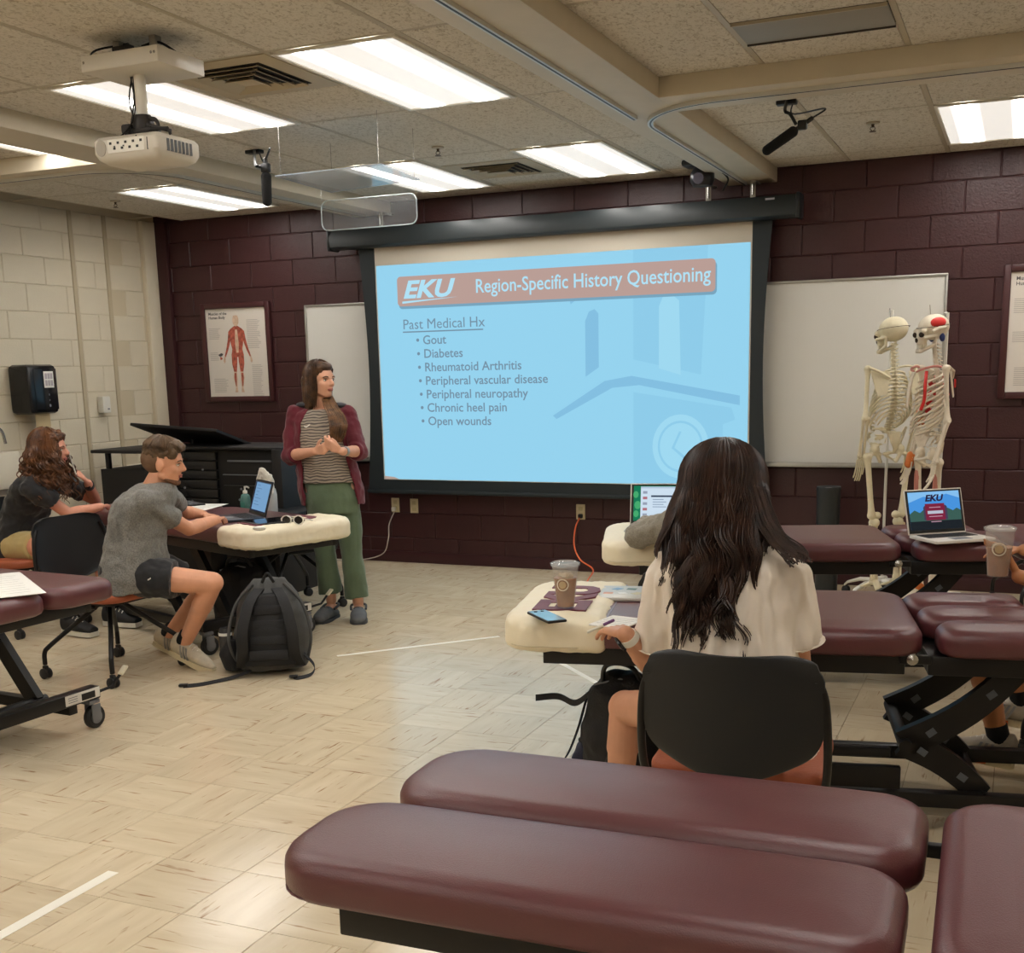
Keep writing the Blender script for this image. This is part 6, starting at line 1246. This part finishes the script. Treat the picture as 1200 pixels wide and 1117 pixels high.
# ================================================================ SKELETON MODELS
def skeleton(label, loc, rz, mb_, headrot, painted=False, s=1.0):
    t = thing('skeleton_model', label, 'skeleton', loc, rz); B_ = mb_; A = lambda x, y, z: V(x*s, y*s, z*s)       # faces +y, z = height
    red = mat('muscle_paint_red', (206, 44, 40), .5); blue = mat('muscle_paint_blue', (52, 66, 120), .5); org = mat('ligament_orange', (206, 112, 48), .45); rose = mat('tendon_rose', (200, 130, 118), .5)
    sk = MB(); Mh_ = Matrix.Rotation(headrot, 3, 'Z') @ Matrix.Rotation(-.12, 3, 'X'); hc = A(0, .02, 1.615); H = lambda x, y, z: hc+Mh_ @ V(x*s*1.08, y*s*1.08, z*s*1.08)
    sk.ell(H(0, -.015, .035), V(.074, .094, .076)*s, Mh_); sk.cap(H(0, .055, .0), H(0, .065, -.035), .036, .03)
    for q in (-1, 1): sk.cap(H(q*.055, .01, -.01), H(q*.045, .068, -.012), .010, .012); sk.ell(H(q*.03, .068, .022), V(.026, .018, .018)*s, Mh_)
    sko = remesh(sk, 'skull', B_, t, .005, 2); dk = mat('bone_hollow', (58, 44, 34), .9)
    for q in (-1, 1): MB().ell(H(q*.030, .080, .006), V(.017, .014, .016)*s, Mh_, 12).obj('eye_socket', dk, sko)
    MB().ell(H(0, .094, -.022), V(.010, .008, .014)*s, Mh_, 10).obj('nose_opening', dk, sko)
    MB().tube([H(.0745*math.sin(a), -.015+.0945*math.cos(a), .040) for a in (2*PI*k/30 for k in range(31))], .0016, 5).obj('skull_cut_line', dk, sko)
    jw = MB()
    for q in (-1, 1): jw.cap(H(q*.052, .005, -.01), H(q*.046, .012, -.055), .009, .010); jw.cap(H(q*.046, .012, -.055), H(q*.012, .082, -.082), .011, .011)
    jw.cap(H(-.014, .082, -.080), H(.014, .082, -.080), .014); jo = remesh(jw, 'jaw', B_, t, .004, 1)
    th = MB()
    for k in range(-5, 6): th.box(H(k*.007, .086-.0009*k*k, -.055), (.006, .005, .018), Mh_)
    th.obj('teeth', mat('teeth_ivory', (226, 220, 200), .3), jo, False)
    me_v = MB(); me_v.lathe([(0, -.5), (.5, -.5), (.42, 0), (.5, .5), (0, .5)], n=12); me_v.cap((0, -.3, 0), (0, -1.35, -.35), .16, .12); me_v.cap((-.9, -.45, 0), (.9, -.45, 0), .15); vm = me_v.mesh('vertebra', B_)
    sp = []
    for k in range(24):
        u = k/23; z = 1.560-.530*u; y = .0-.045*math.sin(u*PI*1.25)-.02*math.sin(u*2*PI)*-1; w_ = .026+.022*u; sp.append((y, z, w_)); o = link('vertebra', vm, t, A(0, y, z)); h_ = .530/23*.86; o.scale = (w_*s, w_*s*1.05, h_*s*1.2)
    MB().tube([A(0, y, z) for y, z, w_ in sp], .006, 6).obj('spinal_cord', mat('cord_yellow', (196, 170, 96), .5), t)
    for k in range(12):
        y0, z0, _ = sp[7+k]; wd = .062+.072*math.sin(min(1, (k+1)/8)*PI/2)-(.018*(k-8) if k > 8 else 0); dp = .10+.06*math.sin(min(1, (k+1)/7)*PI/2); drop = .035+.055*min(1, k/6); ln = 1. if k < 10 else .5
        for q in (-1, 1):
            pts = []
            for i in range(17):
                a = PI*(i/16)*ln*.93; pts.append(A(q*wd*math.sin(a)**.8 if a < PI/2 else q*(wd*math.sin(a)**.7), y0-.012+dp*.5*(1-math.cos(a))*1.05-.03*math.sin(a), z0-drop*(1-math.cos(a))*.9+(.0)))
            rb = MB().tube(pts, .0052*s, 6, rr=[(.0074 if i < 12 else .0062)*s for i in range(17)]).obj('rib', B_, t)
            if painted and k in (1, 2, 3, 4, 5, 6, 8): MB().tube(pts[2:5] if k % 2 else pts[5:8], .0100*s, 6).obj('muscle_patch', red, rb)
    mb = MB(); mb.rings([[A(-w_, y, z), A(w_, y, z), A(w_, y+.009, z), A(-w_, y+.009, z)] for w_, y, z in ((.024, .110, 1.40), (.018, .125, 1.36), (.018, .138, 1.30), (.012, .142, 1.22), (.004, .140, 1.19))]); mb.obj('sternum', B_, t)
    for q in (-1, 1):
        MB().tube(bez([A(q*.02, .108, 1.40), A(q*.08, .10, 1.415), A(q*.13, .05, 1.43), A(q*.155, .02, 1.425)], 6), .0068*s, 8).obj('collar_bone', B_ if not painted else rose, t)
        sc_ = MB(); sc_.rings([[A(q*a_[0], a_[1], a_[2]) for a_ in r] for r in ([(.065, -.085, 1.40), (.165, -.03, 1.405), (.135, -.07, 1.25), (.085, -.095, 1.26)], [(.065, -.077, 1.40), (.165, -.022, 1.405), (.135, -.062, 1.25), (.085, -.087, 1.26)])]); so_ = sc_.obj('shoulder_blade', B_, t, False)
        MB().tube([A(q*.065, -.09, 1.36), A(q*.13, -.065, 1.40), A(q*.175, -.01, 1.43)], .008*s, 8).obj('blade_ridge', B_, so_)
        if painted: MB().box(A(q*.12, -.08, 1.33), (.05, .01, .05), Matrix.Rotation(.4*q, 3, 'Z'), bev=.004).obj('muscle_patch', red, so_)
        def bone(name, a, b, r0, r1, mid, m=B_, par=t):
            a, b = Vector(a), Vector(b); n_ = 14; pts = [a.lerp(b, i/n_) for i in range(n_+1)]; rr_ = []
            for i in range(n_+1): u = i/n_; e = abs(2*u-1)**5; rr_.append((mid+((r0 if u < .5 else r1)-mid)*e)*s)
            mb = MB().tube(pts, .01, 10, rr=rr_); mb.ell(a, (r0*s,)*3, n=12); mb.ell(b, (r1*s,)*3, n=12); return mb.obj(name, m, par)
        el = A(q*.182, -.015, 1.12); wr = A(q*.168, .04, .885)
        h_ = bone('upper_arm_bone', A(q*.168, .0, 1.415), el, .024, .024, .0135); bone('forearm_bone', el+A(q*.012, 0, -.01), wr+A(q*.014, 0, 0), .014, .015, .0095); bone('forearm_bone', el+A(-q*.012, -.005, -.005), wr-A(q*.014, 0, 0), .016, .012, .009)
        if painted:
            for (z0, z1) in ((.25, .5), (.7, .9)): bone('muscle_patch', A(q*.168, .0, 1.415).lerp(el, z0), A(q*.168, .0, 1.415).lerp(el, z1), .013, .013, .0135, red if z0 > .5 else blue, h_)
            if q > 0: bone('ligament', el+A(0, 0, .03), el-A(0, 0, .03), .028, .026, .028, org); bone('ligament', wr+A(0, 0, .01), wr-A(0, -.01, .04), .026, .028, .027, org)
        hm = MB()
        for k in range(8): hm.ell(wr+A(q*(-.018+.012*(k % 4)), .004, -.012-.013*(k//4)), (.008, .008, .008), n=8)
        for k in range(5):
            x = -.026+.013*k; b0 = wr+A(q*x, .005, -.03); p_ = b0; dz = V(q*x*.35, .12+.02*k, -1).normalized()
            for i, L_ in enumerate((.062, .038, .026, .018) if k != 0 else (.042, .03, .024)):
                e_ = p_+dz*L_*s*(1 if k != 4 else .85); hm.cap(p_, e_, .0052, .0045, n=8); p_ = e_; dz = (dz+V(-q*.05, .22, 0)).normalized()
        ho = hm.obj('hand_bones', B_, t); ho['kind'] = 'stuff'
        pv = MB(); pts_i = [(.035, -.065, 1.02), (.075, -.055, 1.065), (.125, -.005, 1.055), (.140, .045, 1.01), (.120, .06, .965), (.095, .03, .925), (.05, -.03, .95)]
        pv.rings([[A(q*x*.98, y-.004, z) for x, y, z in pts_i], [A(q*(x*.98+.004), y+.008, z) for x, y, z in pts_i]]); pv.ell(A(q*.088, .02, .915), V(.032, .032, .034)*s); pv.cap(A(q*.08, .03, .90), A(q*.012, .075, .885), .011, .011); pv.cap(A(q*.082, .0, .89), A(q*.055, .005, .845), .012, .014); pv.cap(A(q*.055, .01, .845), A(q*.02, .07, .875), .008, .009)
        remesh(pv, 'hip_bone', B_, t, .006, 1)
        hj = A(q*.095, .02, .905); kn = A(q*.085, .0, .495); an = A(q*.075, -.015, .105)
        MB().ell(hj, (.023,)*3).obj('hip_ball', B_, t)
        fb = bone('thigh_bone', A(q*.145, .005, .875), kn+A(q*.02, 0, .012), .028, .028, .0175); MB().cap(hj, A(q*.14, .005, .875), .014, .018).obj('thigh_neck', B_, fb); MB().ell(kn+A(-q*.018, 0, .01), (.027, .027, .024)).obj('knee_condyle', B_, fb)
        if painted: bone('muscle_patch', A(q*.135, .012, .80), A(q*.12, .012, .60), .014, .014, .0175, rose, fb)
        MB().ell(kn+A(0, .035, .01), (.019, .010, .022)).obj('kneecap', B_, t)
        sb = bone('shin_bone', kn-A(0, 0, .035), an, .034, .021, .0150); bone('calf_bone', kn+A(q*.034, -.012, -.05), an+A(q*.026, -.006, -.005), .011, .012, .0065)
        fo = MB(); fo.cap(an-A(0, .0, .015), an+A(0, -.045, -.055), .020, .024); fo.ell(an+A(0, .02, -.03), (.024, .03, .020))
        for k in range(5):
            x = -.026+.013*k; fo.cap(an+A(q*x*.6, .04, -.04), an+A(q*x*1.1, .11, -.068), .008, .007, n=8); fo.cap(an+A(q*x*1.15, .118, -.070), an+A(q*x*1.25, .15-.01*abs(k-1), -.075), .006, .005, n=8)
        fo_ = fo.obj('foot_bones', B_, t); fo_['kind'] = 'stuff'
        if painted: MB().ell(an+A(0, .01, -.01), (.030, .032, .034)).obj('ligament', org, t)
    sa = MB(); sa.loft([(A(0, -.05, 1.03), V(.045, 0, 0)*s, V(0, .02, 0)*s), (A(0, -.065, .98), V(.038, 0, 0)*s, V(0, .016, 0)*s), (A(0, -.07, .93), V(.018, 0, 0)*s, V(0, .01, 0)*s), (A(0, -.055, .90), V(.008, 0, 0)*s, V(0, .006, 0)*s)], 14); sa.obj('sacrum', B_, t)
    if painted:
        for g in (-1, 1): MB().ell(H(g*.045, -.012, .055), V(.031, .052, .034)*s, Mh_ @ Matrix.Rotation(g*.0, 3, 'Y'), 16).obj('muscle_patch', red, sko); MB().ell(H(g*.050, -.03, -.022), V(.014, .016, .026)*s, Mh_, 12).obj('muscle_patch', blue, jo); MB().tube([H(g*.0725, .04, .015), H(g*.074, .0, .028), H(g*.070, -.045, .03)], .011, 8).obj('bone_band', B_, sko)
        MB().tube(bez([A(-.10, .085, 1.40), A(-.125, .10, 1.33), A(-.12, .10, 1.24), A(-.10, .11, 1.18)], 6), .010, 8).obj('muscle_patch', red, t)
    MB().tube([H(0, 0, .105), H(0, 0, .155)], .0022, 6).obj('top_rod', M_chrome, t)
    return t
bone1 = mat('bone_plastic_ivory', (222, 212, 182), .45, bump=.25, bscale=70, var=.06, vscale=18); bone2 = mat('bone_plastic_pale', (222, 210, 190), .45, bump=.25, bscale=70, var=.06, vscale=18)
def stand(x, y, label, hook):
    t = thing('skeleton_stand', label, 'stand', (x, y, 0), .3); wm = mat('stand_white', (220, 218, 210), .35)
    for k in range(5):
        a = 2*PI*k/5; d = V(math.cos(a), math.sin(a), 0); lg = MB(); lg.loft([(d*.02+V(0, 0, .115), V(0, 0, .016), d.cross(V(0, 0, 1))*.022), (d*.15+V(0, 0, .11), V(0, 0, .014), d.cross(V(0, 0, 1))*.02), (d*.24+V(0, 0, .08), V(0, 0, .010), d.cross(V(0, 0, 1))*.016), (d*.26+V(0, 0, .06), V(0, 0, .008), d.cross(V(0, 0, 1))*.012)], 12); o = lg.obj('leg', wm, t)
        cs_ = MB()
        for g in (-1, 1): cs_.lathe([(0, -.009), (.022, -.009), (.027, -.005), (.027, .005), (.022, .009), (0, .009)], d*.25+V(0, 0, .028)+d.cross(V(0, 0, 1))*g*.013, 14, Matrix.Rotation(PI/2, 3, 'Y') @ Matrix.Rotation(a, 3, 'X'))
        cs_.obj('caster', M_wheel, o)
    MB().tube([(0, 0, .10), (0, 0, hook)], .009, 10).obj('pole', M_chrome if False else wm, t); MB().lathe([(.0, .09), (.03, .09), (.026, .14), (.0, .145)]).obj('hub', wm, t)
    MB().tube([(0, 0, hook-.005), (0, .03, hook), (.0, .07, hook), (0, .09, hook-.01)], .006, 8).obj('hook_arm', wm, t)
s1 = P(1044, 470, 7.62); s2 = P(1092, 470, 7.35)
skeleton('plain ivory skeleton model seen from behind before the whiteboard', (s1.x, 7.62, .065), math.radians(38), bone1, .45)
skeleton('skeleton model with red, blue and orange painted muscles, facing left', (s2.x, 7.35, .062), math.radians(118), bone2, .15, painted=True)
stand(s1.x-.03, 7.80, 'white five legged rolling stand behind the ivory skeleton', 1.84); stand(s2.x+.06, 7.44, 'white rolling stand behind the painted skeleton', 1.80)
empty_trash()
for _m in bpy.data.meshes: _m.validate()
